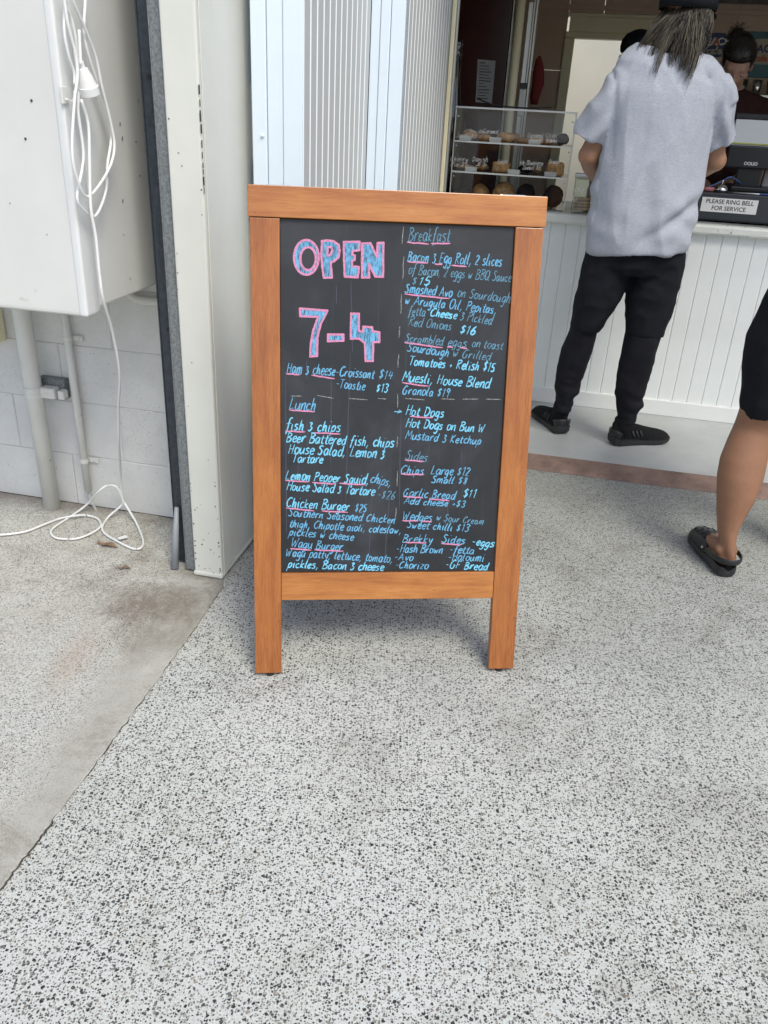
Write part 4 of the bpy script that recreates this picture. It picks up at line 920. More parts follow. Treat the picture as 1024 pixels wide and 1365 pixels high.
# sheet and pen on the lid
bm = bmesh.new(); pp = catmull([onb(636, 131, .2), onb(660, 140, .2), onb(700, 144, .2), onb(735, 143, .2)])
for p in pp: p.z = max(p.z, CZ1+.010)
tube(bm, pp, [.0035]*len(pp), seg=8); tag(obj('black_cable', bm, M['rubber'], None, True), 'thin black cable lying on the pastry cabinet lid', 'cable')
# jar with chip label
jp = S(.135, .14, CT+.001)
jar = thing('glass_jar', 'square glass biscuit jar with a dark lid between the cabinet and the customer', 'jar', jp)
sb('glass', .085, .185, .095, .185, CT+.001, 1.085, M['glass'], jar, .008, 2)
sb('lid', .082, .188, .092, .188, 1.087, 1.105, M['alu'], jar, .006, 2)
for k in range(4): sb('biscuit', .094, .176, .105, .175, CT+.008+k*.014, CT+.019+k*.014, M['pastry'], jar, .004)
lt(jar, [('Choc', 764, 256, 776, 257, .010), ('Chip', 766, 255, 779, 255, .010), ('$6', 760, 268, 770, 269, .014)][1:],   .0942, M['white_ink'], .0022)
# cash drawer with the service plate
dr_ = thing('cash_drawer', 'low charcoal cash drawer carrying the service bell notice on the counter', 'cash drawer', S(.86, .3, CT))
sb('case', .615, 1.12, .10, .52, CT+.006, 1.062, M['drawer'], dr_, .004, 2)
sb('front_panel', .618, 1.117, .094, .0995, CT+.012, 1.056, M['drawer'], dr_, .002)
for a in (.64, 1.09): sb('foot', a-.015, a+.015, .12, .15, CT+.0005, CT+.006, M['rubber'], dr_)
sb('notice_plate', .659, .900, .0925, .0938, .983, 1.0435, M['paper'], dr_, .0003)
for txt, z in (('PLEASE RING BELL', 1.0275), ('FOR SERVICE', .9995)):
    me = fontmesh(txt, .0255, .0004); me.transform(Matrix((UX, V((0, 0, 1)), -UY)).transposed().to_4x4())
    me.transform(Matrix.Translation(S(.7795, .0921, z))); me.materials.append(M['ink']); obj('notice_lettering', me, None, dr_)
# service bell
bp = S(.742, .17, 1.063); bell = thing('service_bell', 'chrome service bell on the cash drawer', 'bell', bp)
bm = bmesh.new(); lathe(bm, [(.034, 0), (.034, .004), (.03, .006)], Matrix.Translation(bp), 24); obj('base', bm, M['black_plastic'], bell, True)
bm = bmesh.new(); lathe(bm, [(.031, .007), (.031, .010), (.028, .018), (.021, .026), (.011, .031), (.003, .032)], Matrix.Translation(bp), 28); obj('dome', bm, M['chrome'], bell, True)
bm = bmesh.new(); lathe(bm, [(.0025, .032), (.0025, .042), (.005, .044), (.005, .049), (.002, .051)], Matrix.Translation(bp), 12); obj('button', bm, M['chrome'], bell, True)
M['pinkw'] = simple('dull pink plastic', (.42, .15, .16), .5)
bm = bmesh.new(); a0 = S(.655, .16, 1.073); tube(bm, [a0, a0+UX*.055], [(.009, .006)]*2, side=V((0, 0, 1)), seg=12); tag(obj('pink_pen', bm, M['pinkw'], None, True), 'dull pink marker lying on the cash drawer left of the bell', 'marker')
M['bluep'] = simple('blue plastic', (.05, .12, .28), .4)
for k, (p, q, m_, lb) in enumerate(((S(.86, .15, 1.066), S(.98, .16, 1.067), 'bluep', 'blue pen lying on the cash drawer under the screen'), (S(.79, .14, 1.066), S(.90, .13, 1.067), 'alu', 'silver pen lying on the cash drawer edge'))):
    bm = bmesh.new(); tube(bm, [p, q, q+(q-p)*.06], [.004, .004, .001], seg=10); tag(obj('pen', bm, M[m_], None, True), lb, 'pen')
# point of sale screen, seen from behind the customer side
pos = thing('pos_screen', 'black point of sale terminal with a pale customer panel above the cash drawer', 'screen', S(.95, .38, 1.063))
sb('base', .80, 1.10, .28, .50, 1.063, 1.085, M['black_plastic'], pos, .006, 2)
bm = bmesh.new(); bx(bm, S(.885, .40, 1.15), (.115, .03, .16), RS, .006, 2); obj('stand', bm, M['black_plastic'], pos)
bm = bmesh.new(); bx(bm, S(.985, .375, 1.208), (.44, .03, .10), RS, .008, 2); obj('housing', bm, M['black_plastic'], pos)
sb('white_panel', .775, 1.22, .384, .40, 1.262, 1.366, M['white'], pos, .003); sb('panel_base', .775, 1.22, .378, .382, 1.245, 1.260, M['paper'], pos, .001)
sb('yellow_strip', .776, 1.219, .3795, .3832, 1.2625, 1.2675, M['yellow'], pos)
me = fontmesh('OOLIO', .019, .0008); me.transform(Matrix((UX, V((0, 0, 1)), -UY)).transposed().to_4x4()); me.transform(Matrix.Translation(S(.877, .3585, 1.181))); me.materials.append(M['white_ink']); obj('maker_lettering', me, None, pos)
sb('black_bezel', .770, 1.23, .381, .41, 1.368, 1.392, M['black_plastic'], pos, .003)
bm = bmesh.new(); bx(bm, S(1.02, .45, 1.12), (.12, .04, .10), RS, .01, 2); tag(obj('paper_bag', bm, simple('pale paper bag', (.42, .39, .36), .8, var=.15, bump=.4, bscale=30)), 'pale crumpled bag standing behind the till stand', 'bag')
cw_ = [S(.70, .30, 1.07), S(.76, .32, 1.10), S(.80, .33, 1.12), S(.86, .37, 1.09)]
tag(wire('loose_cable', cw_, .004, M['bluep']), 'blue loose cable behind the service bell', 'cable')
# ================================================================== INTERIOR
fb = 1.3
fridge = thing('drinks_fridge', 'tall dark maroon drinks fridge standing behind the pastry cabinet', 'fridge', S(-.6, 1.5, .03))
sb('body', -.95, -.385, fb+.03, fb+.6, .031, 2.2, M['dark'], fridge, .004)
sb('door_panel', -.945, -.392, fb, fb+.028, .06, 2.18, M['maroon'], fridge, .004)
sb('door_edge', -.391, -.383, fb-.004, fb+.028, .06, 2.18, M['alu'], fridge, .002)
bm = bmesh.new(); c0, c1 = ab(onb(634, 136, fb)), ab(onb(656, 138, fb)); t0, t1 = ab(onb(637, 79, fb)), ab(onb(661, 81, fb))
q = [bm.verts.new(S(p[0], fb-.003-.004*k, p[2])) for p, k in ((c0, 1), (c1, 1.6), (t1, 0.4), (t0, 0))]; bm.faces.new(q)
bmesh.ops.solidify(bm, geom=bm.faces[:], thickness=.0006)
lst = obj('price_list', bm, M['paper']); tag(lst, 'white handwritten price list taped to the dark fridge door', 'paper list')
hw = abs(c1[0]-c0[0])
for k in range(13):
    f_ = (k+.9)/14.5; a0_ = t0[0]+(c0[0]-t0[0])*f_+.012; zz_ = t0[2]+(c0[2]-t0[2])*f_-.004; L_ = hw*(.35 if k in (0, 7) else rr.uniform(.5, .75))
    bm = bmesh.new(); face_ribbon(bm, [S(a0_+L_*t/8, fb-.0105-.001*f_, zz_+rr.uniform(-.0012, .0012)) for t in range(9)], .0030 if k % 3 else .0042, -UY, 0); obj('written_line', bm, M['ink'], lst)
# white square pole, aluminium track, red cloth
P0 = onb(695, 0, 1.22); P1 = onb(679, 141, 1.22)
bm = bmesh.new(); pb = S(ab(P0)[0], 1.22, .031); tube(bm, [pb, pb+V((0, 0, 2.26))], [.026]*2, seg=20); tag(obj('white_pole', bm, M['cream'], None, True), 'round cream pole standing right of the dark fridge', 'pole')
ap = ab(onb(707, 60, 1.3))[0]
trk = thing('sliding_door_track', 'narrow aluminium sliding door rail right of the cream pole', 'rail', S(ap-.01, 1.35, .03))
for a0, a1, z1 in ((-.03, -.006, 1.9), (-.002, .006, 2.29), (.012, .022, 2.29)):
    sb('rail_strip', ap+a0-.004, ap+a1-.004, 1.34, 1.36, .031, z1, M['alu'], trk, .001)
zc_ = onb(695, 113, 1.33).z
sb('latch_block', ap-.036, ap+.006, 1.315, 1.335, zc_-.02, zc_+.01, M['black_plastic'], trk, .002); sb('latch_plate', ap-.033, ap-.004, 1.318, 1.334, zc_-.16, zc_-.024, M['white'], trk, .002)
rc = onb(717, 105, 1.6); bm = bmesh.new(); cz = []
tube(bm, [rc+V((0, 0, dz)) for dz in (.12, .10, .04, -.03, -.10, -.14)], [(.008, .006), (.02, .012), (.034, .02), (.036, .022), (.030, .02), (.022, .015)], side=UX, seg=20)
for v in bm.verts: v.co += UX*.006*sin(v.co.z*30)+UY*.004*noise.noise(v.co*40)
tag(obj('hanging_cloth', bm, M['red_cloth'], None, True), 'dark red cloth hanging in the passage right of the fridge', 'cloth')
# tall glass bottle at the window jamb
gp = ab(onb(603, 150, .75))[0]; gb = S(gp, .75, CT); bot_ = thing('tall_bottle', 'tall green glass bottle behind the left end of the pastry cabinet', 'bottle', gb)
bm = bmesh.new(); zt = onb(604, 52, .75).z-CT; lathe(bm, [(.05, 0), (.054, .02), (.054, zt*.45), (.045, zt*.58), (.030, zt*.72), (.027, zt*.88), (.031, zt*.89), (.031, zt*.93), (.027, zt*.94), (.031, zt*.97), (.031, zt), (.026, zt)], Matrix.Translation(gb), 28)
obj('glass_body', bm, M['glass'], bot_, True)
sb('back_bench', -1.3, -.40, .66, .95, .031, CT-.001, M['dark'], shop)
# posters
M['navy'] = simple('navy poster blue', (.015, .035, .12), .5); M['teal'] = simple('teal poster', (.04, .14, .17), .5, var=.2); M['cream_p'] = simple('poster cream', (.42, .38, .28), .6); M['orange_p'] = simple('poster orange', (.45, .13, .05), .6)
def disc(par, name, ca, cz_, ra, rz, b, m, wob=.0):
    bm = bmesh.new(); vv = [bm.verts.new(S(ca+ra*(1+wob*sin(3*t))*(abs(cos(t))**.7)*(1 if cos(t) > 0 else -1), b, cz_+rz*(abs(sin(t))**.8)*(1 if sin(t) > 0 else -1))) for t in [2*pi*k/40 for k in range(40)]]
    f = bm.faces.new(vv); r_ = bmesh.ops.extrude_face_region(bm, geom=[f])
    for v in r_['geom']:
        if isinstance(v, bmesh.types.BMVert): v.co += UY*.002
    bmesh.ops.recalc_face_normals(bm, faces=bm.faces); return obj(name, bm, m, par)
def words(par, txt, a, z, size, b, m, bold=.002, rot=0, sh=0):
    me = fontmesh(txt, size, bold); me.transform(Matrix.Rotation(rot, 4, 'Z')); me.transform(Matrix((UX, V((0, 0, 1)), -UY)).transposed().to_4x4()); me.transform(Matrix.Translation(S(a, b, z))); me.materials.append(m); obj('poster_lettering', me, None, par)
pA = ab(onb(955, 60, BW-.01)); s1 = thing('oval_sign', 'navy oval beach cafe sign on the back wall between customer and staff member', 'sign', S(pA[0], BW-.01, pA[2]-.1))
pL = ab(onb(937, 58, BW-.01)); pR = ab(onb(971, 60, BW-.01)); ra = (pR[0]-pL[0])/2
disc(s1, 'board', pA[0], pA[2], ra*1.0, .072, BW-.008, M['navy'])
words(s1, 'BEACH', pA[0]-.005, pA[2]+.018, .062, BW-.0095, M['paper'], .0025, .06); words(s1, 'A', pA[0]-.003, pA[2]+.018, .062, BW-.0099, M['orange_p'], .0025, .06); words(s1, 'cafe', pA[0]-.005, pA[2]-.035, .062, BW-.0095, M['cream_p'], .002, .06)
qa = ab(onb(1010, 42, BW-.01)); s2 = thing('square_poster', 'teal beach cafe poster with a cream oval at the right edge of the back wall', 'poster', S(qa[0]+.1, BW-.01, qa[2]-.27))
a0 = ab(onb(992, 42, BW))[0]; z1_ = qa[2]+.0; sb('sheet', a0, a0+.36, BW-.012, BW-.004, z1_-.27, z1_, M['teal'], s2)
disc(s2, 'oval', a0+.15, z1_-.115, .12, .075, BW-.016, M['cream_p'], .05)
words(s2, 'BEACH', a0+.135, z1_-.10, .062, BW-.0175, M['navy'], .002, .05); words(s2, 'cafe', a0+.14, z1_-.155, .05, BW-.0175, M['orange_p'], .002)
# shelf with glassware at right behind staff
sb('back_shelf', 1.0, 2.4, BW-.25, BW-.02, 1.50, 1.52, M['alu'], shop)
for k in range(5):
    lbs = 'first glass from the left on the back shelf|second glass from the left on the back shelf|middle glass of the five on the back shelf|fourth glass from the left on the back shelf|rightmost glass on the back shelf'.split('|')
    g_ = S(1.08+.09*k, BW-.15, 1.521); bm = bmesh.new(); lathe(bm, [(.02, 0), (.026, .003), (.032, .09), (.030, .09), (.02, .01)], Matrix.Translation(g_), 16)
    tag(obj('drinking_glass', bm, M['chrome'] if k % 2 else M['glass'], None, True), lbs[k], 'glass', 'glasses on the back shelf')
# ================================================================== PEOPLE
def head_parts(bm, c, fwd, s=1.0, up=V((0, 0, 1))):
    R = frame(fwd, up)
    L = lambda x, y, z: c+R @ V((x*s, y*s, z*s))
    ell(bm, L(0, -.01, .025), (.076*s, .094*s, .088*s), R, 28, 18); ell(bm, L(0, .03, -.03), (.060*s, .066*s, .075*s), R, 24, 16)
    ell(bm, L(0, .055, -.082), (.030*s, .030*s, .026*s), R)                       # chin
    ell(bm, L(0, .075, .025), (.052*s, .014*s, .012*s), R)                        # brow
    tube(bm, [L(0, .084, .02), L(0, .098, -.008), L(0, .112, -.026), L(0, .088, -.034)], [.009*s, .011*s, .014*s, .010*s], side=R.col[0], seg=12)
    for g in (-1, 1):
        ell(bm, L(g*.013, .098, -.030), (.009*s, .010*s, .007*s), R, 12, 8)        # nostril wing
        ell(bm, L(g*.045, .06, -.015), (.022*s, .022*s, .020*s), R, 14, 10)        # cheek
        ell(bm, L(g*.077, -.005, -.008), (.009*s, .018*s, .030*s), R, 14, 10)      # ear
    for g in (-1, 1): ell(bm, L(g*.031, .074, .008), (.016*s, .012*s, .010*s), R, 14, 10)
    ell(bm, L(0, .085, -.056), (.024*s, .010*s, .0055*s), R, 14, 8); ell(bm, L(0, .083, -.066), (.021*s, .010*s, .006*s), R, 14, 8)
    return R, L
def eyes(par, c, fwd, s=1.0, up=V((0, 0, 1))):
    R = frame(fwd, up)
    for g in (-1, 1):
        bm = bmesh.new(); p = c+R @ V((g*.031*s, .074*s, -.001*s)); ell(bm, p, (.0105*s,)*3, R, 16, 12); o = obj('eye', bm, M['eye'], par, True)
        bm = bmesh.new(); ell(bm, p+R @ V((0, .0085*s, -.004*s)), (.0052*s, .003*s, .0052*s), R, 12, 8); obj('iris', bm, M['iris'], o, True)
M['eye'] = simple('eye white', (.6, .57, .53), .2); M['iris'] = simple('dark iris', (.03, .015, .01), .2)
def hand(bm, wr, fwd, palm_n, side, s=1.0, curl=.5):
    """palm and five separate bent fingers. fwd = fingers direction, palm_n = palm-facing normal, side=+1/-1 thumb side"""
    f = fwd.normalized(); n = (palm_n-f*palm_n.dot(f)).normalized(); r = f.cross(n)*side
    tube(bm, [wr-f*.02, wr+f*.01, wr+f*.05, wr+f*.085], [(.026*s, .019*s), (.030*s, .018*s), (.041*s, .015*s), (.038*s, .012*s)], side=r, seg=18)
    for k, (o, L_) in enumerate(((.030, .072), (.010, .080), (-.010, .074), (-.029, .058))):
        p = wr+f*.078+r*o; pts = [p]; d = f.copy(); ang = 0
        for seg_ in (.45, .30, .25):
            ang += curl*.62; d = f*cos(ang)+n*sin(ang); p = p+d*L_*seg_*s; pts.append(p)
        tube(bm, pts, [.0095*s, .009*s, .0082*s, .0065*s], side=r, seg=10)
    tb = wr+f*.025+r*.028; t1 = tb+(r*.7+f*.6+n*.25).normalized()*.035; t2 = t1+(r*.25+f*.85+n*.45).normalized()*.032
    tube(bm, [tb-r*.012, tb, t1, t2], [.013*s, .0135*s, .011*s, .0085*s], side=n, seg=12)
def W_(x, y, Y): return onY(x, y, Y)
def ring(xl, yl, xr, yr, Y, d):
    p, q = W_(xl, yl, Y), W_(xr, yr, Y); return (p+q)/2, ((q-p).length/2, d)
def ringtube(bm, rows, seg=32, side=V((1, 0, 0))):
    P, Rr = [], []
    for xl, yl, xr, yr, Y, d in rows:
        c, r = ring(xl, yl, xr, yr, Y, d); P.append(c); Rr.append(r if d else (r[0], r[0]))
    tube(bm, P, Rr, side=side, seg=seg); return P, Rr
def shoe(par, heel, toe, zf, L_=.298, W=.052, up=.10, name='shoe'):
    """low knit runner: rounded sole with heel and toe spring, upper, collar, laces, heel cup"""
    d = (toe-heel); d.z = 0; d.normalize(); r = d.cross(V((0, 0, 1))); O_ = V((heel.x, heel.y, zf))
    LC = lambda t, s_, z: O_+d*(t*L_)+r*s_+V((0, 0, z))
    sh = place(name, bpy.data.meshes.new(name), None, par) if False else None
    rows = [(0, .024), (.03, .036), (.12, .042), (.3, .039), (.5, .041), (.68, .050), (.82, .049), (.93, .037), (.985, .020), (1.0, .008)]
    bm = bmesh.new(); R_ = []
    for t, hw_ in rows:
        lift = .010*max(0, (t-.8)/.2)**1.6+.012*max(0, (.1-t)/.1)**1.5; top = .034-.010*t+lift*.5
        if t < .06: top += .008
        R_.append([bm.verts.new(LC(t, s_*hw_*(1.03 if z_ else .96), (top if z_ else .001+lift))) for s_, z_ in ((-1, 0), (-1.0, 1), (0, 1), (1.0, 1), (1, 0), (0, 0))])
    for A, B in zip(R_, R_[1:]):
        for k in range(6): bm.faces.new((A[k], A[(k+1) % 6], B[(k+1) % 6], B[k]))
    bm.faces.new(R_[0]); bm.faces.new(list(reversed(R_[-1]))); bmesh.ops.recalc_face_normals(bm, faces=bm.faces)
    bmesh.ops.bevel(bm, geom=[e_ for e_ in bm.edges if e_.calc_face_angle(0) > .7], offset=.004, segments=2, affect='EDGES')
    bm2 = bmesh.new()
    prof = [(.015, .028, .024, .075), (.08, .035, .02, .095), (.18, .037, .02, .102), (.30, .036, .02, .100), (.42, .038, .018, .090), (.55, .042, .018, .078), (.68, .046, .018, .068), (.80, .045, .018, .060), (.90, .037, .018, .050), (.965, .024, .018, .038)]
    rg = []
    for t, hw_, zb, zt_ in prof:
        rg.append([bm2.verts.new(LC(t, hw_*cos(th)*(1 if sin(th) < .5 else .92), zb+(zt_-zb)*max(0, sin(th))**.75-(.004 if sin(th) < 0 else 0))) for th in [2*pi*k/20 for k in range(20)]])
    for A, B in zip(rg, rg[1:]):
        for k in range(20): bm2.faces.new((A[k], A[(k+1) % 20], B[(k+1) % 20], B[k]))
    bm2.faces.new(rg[0]); bm2.faces.new(list(reversed(rg[-1]))); bmesh.ops.recalc_face_normals(bm2, faces=bm2.faces)
    # sock collar
    col_ = LC(.20, 0, .08); tube(bm2, [LC(.19, 0, .05), LC(.185, 0, .095), LC(.17, 0, .125)], [(.036, .046), (.034, .042), (.035, .043)], side=r, seg=20)
    ell(bm2, LC(.03, 0, .09), (.010, .010, .022), Matrix((r, d, V((0, 0, 1)))).transposed(), 12, 8)
    up_ = obj(name, remesh(bm2, .004, 3), M['knit'], par, True)
    obj('sole', bm, M['sole'], up_)
    for g in (-1, 1):
        for k in range(3):   # side cage stripes
            bm = bmesh.new(); t_ = .34+k*.065
            tube(bm, [LC(t_, g*.0355, .036), LC(t_-.025, g*.0385, .050), LC(t_-.055, g*.0335, .070)], [(.005, .0022)]*3, side=d, seg=8); obj('cage_stripe', bm, M['sole'], up_, True)
    for k in range(5):
        bm = bmesh.new(); t_ = .36+k*.055; zt_ = .086-k*.008
        tube(bm, catmull([LC(t_, -.022, zt_-.006), LC(t_+.01, 0, zt_+.006), LC(t_+.004, .022, zt_-.006)], 4), [.0026]*9, seg=8); obj('lace', bm, M['knit'], up_, True)
    bm = bmesh.new(); tube(bm, [LC(.10, -.037, .045), LC(.03, -.030, .055), LC(.0, 0, .058), LC(.03, .030, .055), LC(.10, .037, .045)], [(.018, .004)]*5, side=V((0, 0, 1)), seg=12); obj('heel_cup', bm, M['black_plastic'], up_, True)
    return up_
def strands(name, par, gen, m, n, r0=.0016, seed=1):
    rs = random.Random(seed); bm = bmesh.new()
    for k in range(n):
        P = catmull(gen(rs, k/n), 4); L_ = len(P)
        tube(bm, P, [r0*(1-.85*(i/(L_-1))**2) for i in range(L_)], seg=4, cap=False)
    return obj(name, bm, m, par, True)

# ---------------------------------------------------------------- customer at the counter
Yc = 3.50
cust = thing('person', 'customer in grey t-shirt, black joggers and cap at the counter, seen from behind', 'person', S(.34, -.46, .03))
hc = W_(915, 27, 3.53); hf = V((.62, .78, -.28))
bm = bmesh.new()
HR, HL = head_parts(bm, hc, hf, 1.0, V((-.05, -.1, 1)))
nk = W_(906, 74, 3.50)
tube(bm, [hc+V((0, -.01, -.03)), (hc+nk)/2+V((0, -.012, 0)), nk, nk+V((0, .0, -.06))], [.052, .050, .058, .07], seg=20)
tors = [(868, 80, 944, 82, 3.5, .075), (838, 98, 955, 103, 3.5, .095), (822, 122, 948, 128, 3.5, .11), (818, 165, 936, 170, 3.5, .11), (818, 205, 928, 210, 3.5, .105), (806, 245, 922, 250, 3.5, .105), (800, 285, 915, 290, 3.5, .12), (795, 320, 908, 328, 3.5, .125), (795, 345, 905, 350, 3.5, .12)]
ringtube(bm, tors)
shl, shr = W_(842, 114, 3.5), W_(940, 118, 3.5)
ell_, elr_ = W_(785, 207, 3.53), W_(954, 214, 3.56)
wl, wr_ = V((.90, 3.90, 1.06)), V((1.12, 3.88, 1.075))
for s_, e_, w2 in ((shl, ell_, wl), (shr, elr_, wr_)):
    tube(bm, [s_, s_*.6+e_*.4, s_*.2+e_*.8, e_, e_*.75+w2*.25, e_*.3+w2*.7, w2], [.046, .046, .044, .042, .045, .034, .026], seg=18)
    ell(bm, e_, (.042,)*3)
hand(bm, wl, V((.25, .8, -.1)), V((0, 0, -1)), 1, 1, .5); hand(bm, wr_, V((-.35, .75, -.1)), V((0, 0, -1)), -1, 1, .5)
def legrows(rows): return rows
LLEG = [(784, 335, 850, 342, 3.50, .09), (776, 372, 836, 378, 3.50, .088), (767, 402, 818, 406, 3.50, .078), (765, 434, 800, 437, 3.51, .064), (753, 465, 787, 467, 3.54, .062), (744, 495, 778, 497, 3.56, .052), (743, 520, 766, 522, 3.565, .042), (741, 545, 762, 548, 3.565, .04)]
RLEG = [(845, 340, 910, 345, 3.50, .09), (838, 375, 905, 380, 3.49, .090), (836, 408, 898, 412, 3.48, .080), (835, 442, 884, 442, 3.47, .066), (830, 472, 875, 474, 3.47, .064), (825, 500, 864, 502, 3.475, .055), (824, 525, 856, 527, 3.475, .044), (824, 555, 848, 558, 3.475, .040)]
def shrink(rows, k, w): return [(a+w, b, c-w, d, Y, D*k) for a, b, c, d, Y, D in rows]
ringtube(bm, shrink(LLEG, .85, 4)); ringtube(bm, shrink(RLEG, .85, 4))
hL, tL = onz(750, 580, .03), onz(716, 552, .03); hR, tR = onz(812, 592, .03), onz(884, 588, .03)
for hh, tt in ((hL, tL), (hR, tR)):
    d_ = (tt-hh).normalized(); ell(bm, hh+d_*.05+V((0, 0, .05)), (.024, .024, .03)); tube(bm, [hh+d_*.03+V((0, 0, .034)), hh+d_*.1+V((0, 0, .038)), hh+d_*.2+V((0, 0, .030)), hh+d_*.24+V((0, 0, .026))], [.018, .020, .014, .008], seg=14)
tube(bm, [hL+V((0, 0, .05))+(tL-hL).normalized()*.06, W_(752, 540, 3.565)], [.024, .034]); tube(bm, [hR+V((0, 0, .05))+(tR-hR).normalized()*.06, W_(836, 545, 3.475)], [.024, .034])
obj('body', remesh(bm, .006, 4), M['skin'], cust, True)
eyes(cust, hc, hf, 1.0, V((-.05, -.1, 1)))
# t-shirt
bm = bmesh.new()
SROW = [(884, 67, 930, 67, 3.50, .070), (866, 75, 946, 78, 3.5, .088), (840, 83, 958, 89, 3.5, .105), (822, 96, 962, 103, 3.5, .122), (811, 122, 957, 128, 3.5, .138), (805, 160, 948, 165, 3.5, .146), (800, 200, 940, 206, 3.5, .150), (793, 238, 935, 243, 3.5, .158), (787, 275, 929, 281, 3.5, .165), (783, 303, 920, 313, 3.5, .168), (784, 322, 913, 335, 3.5, .166), (785, 329, 911, 339, 3.5, .164)]
ringtube(bm, SROW, 40)
for pts_, rs_ in (([W_(848, 108, 3.5), W_(826, 122, 3.5), W_(806, 150, 3.51), W_(792, 172, 3.52), W_(785, 187, 3.525)], [(.080, .085), (.080, .086), (.076, .084), (.072, .078), (.070, .076)]),
                  ([W_(936, 110, 3.5), W_(948, 126, 3.5), W_(956, 150, 3.52), W_(959, 176, 3.54), W_(960, 190, 3.55)], [(.078, .085), (.074, .086), (.070, .084), (.069, .078), (.070, .076)])):
    tube(bm, pts_, rs_, seg=28)
tube(bm, [W_(912, 88, 3.5), W_(936, 96, 3.5), W_(954, 112, 3.5), W_(962, 140, 3.51)], [(.05, .075), (.050, .08), (.048, .08), (.048, .08)], side=V((0, 0, 1)), seg=24)
tube(bm, [W_(898, 86, 3.5), W_(862, 93, 3.5), W_(830, 108, 3.5), W_(814, 138, 3.51)], [(.05, .075), (.050, .08), (.052, .08), (.052, .08)], side=V((0, 0, 1)), seg=24)
me = remesh(bm, .0065, 7)
NRM = [v.normal.copy() for v in me.vertices]
for v, n in zip(me.vertices, NRM):                       # fabric folds: side drapes, back diagonal, sleeve creases
    p = v.co.copy()
    k = noise.noise(V((p.x*7, p.y*5, p.z*3.2)))*.016
    dg_ = (p.z-1.02)-(p.x-1.10)*.62          # diagonal crease towards the right hip
    k += -.020*math.exp(-(dg_/.026)**2)*max(0, 1-abs(p.x-1.07)/.16)+.010*math.exp(-((dg_-.05)/.04)**2)*max(0, 1-abs(p.x-1.07)/.2)
    k += .006*sin(p.z*60+p.x*25+3*noise.noise(p*6))*max(0, 1-abs(p.z-.98)/.13)*max(0, min(1, (p.x-.7)*2))
    for sx_, g in ((.775, 1), (1.165, -1)):
        k += -.010*math.exp(-((p.x-sx_-g*(1.4-p.z)*.10)/.012)**2)*max(0, 1-abs(p.z-1.38)/.22)
    if p.x < .77: k += .005*sin(p.z*55-p.x*60)
    if p.x > 1.19: k += .005*sin(p.z*50+p.x*60)
    rgd = .5-abs(noise.noise(V((p.x*9+4, p.y*6, p.z*4+p.x*6))))*2
    k += .009*rgd
    v.co = p+n*k
sh_ = obj('t_shirt', me, M['heather'], cust, True)
bm = bmesh.new(); nn = [ring(882, 68.5, 932, 69, 3.50, .070)]
c_, r_ = nn[0]; tube(bm, [c_+V((r_[0]*1.02*cos(t), .074*sin(t)*1.0, .004*sin(t)+.004)) for t in [2*pi*k/40 for k in range(40)]], [.0075]*40, seg=8, closed=True); obj('neckband', bm, M['heather'], cust, True)
def hem(c, r0, r1, nrm_, m, name='hem_band', th=.004):
    R = frame(nrm_, V((0, 1, 0))) if abs(nrm_.y) < .9 else frame(nrm_)
# joggers
bm = bmesh.new()
ringtube(bm, [(786, 316, 912, 326, 3.5, .135), (782, 330, 913, 338, 3.5, .137), (779, 348, 912, 354, 3.5, .135), (778, 360, 909, 366, 3.5, .115)], 36)
def widen(rows, w, D): return [(a-w, b, c+w, d, Y, d2+D) for a, b, c, d, Y, d2 in rows]
ringtube(bm, [(780, 340, 848, 346, 3.5, .105), (772, 372, 837, 376, 3.5, .102), (765, 400, 819, 404, 3.5, .092), (762, 432, 801, 436, 3.505, .078), (762, 437, 800, 440, 3.505, .077)])
ringtube(bm, [(842, 344, 912, 348, 3.5, .105), (836, 372, 907, 376, 3.495, .104), (835, 402, 899, 404, 3.485, .096), (834, 436, 887, 438, 3.475, .082), (833.5, 445, 884, 447, 3.475, .080)])
me = remesh(bm, .0065, 4)
NRM = [v.normal.copy() for v in me.vertices]
for v, n in zip(me.vertices, NRM):
    p = v.co.copy(); v.co = p+n*(.008*noise.noise(V((p.x*8, p.y*8, p.z*5)))+.005*(.5-abs(noise.noise(V((p.x*10+p.z*8, p.y*6, p.z*12-p.x*5))))*2))
obj('joggers', me, M['jogger'], cust, True)
bm = bmesh.new()
ringtube(bm, [(763, 428, 799, 431, 3.505, .073), (759, 445, 796, 448, 3.515, .075), (749, 470, 787, 472, 3.54, .073), (743, 492, 779, 494, 3.555, .066), (739, 510, 773, 512, 3.565, .062), (740, 523, 770, 525, 3.565, .060), (742, 530, 764, 533, 3.565, .050), (740.5, 540, 762, 543, 3.565, .048), (740, 546, 761, 549, 3.565, .046)])
ringtube(bm, [(836, 436, 882, 438, 3.475, .076), (833, 450, 878, 452, 3.475, .077), (829, 466, 874, 468, 3.475, .076), (827, 480, 872, 482, 3.475, .074), (823, 500, 865, 503, 3.475, .066), (820, 520, 860, 524, 3.475, .064), (821, 530, 855, 533, 3.475, .058), (822.5, 537, 857, 541, 3.475, .060), (823, 547, 849, 549, 3.475, .050), (823, 562, 848, 564, 3.475, .048)])
me = remesh(bm, .006, 3)
NRM = [v.normal.copy() for v in me.vertices]
for v, n in zip(me.vertices, NRM):
    p = v.co.copy(); low = max(0, 1-max(0, p.z-.13)/.32)
    v.co = p+n*(.0065*low*noise.noise(V((p.x*9, p.y*9, p.z*34+p.x*8)))*1.6*(1 if p.z > .17 else .15)+.006*noise.noise(V((p.x*10, p.y*10, p.z*9))))
obj('jogger_lower', me, M['jogger_low'], cust, True)
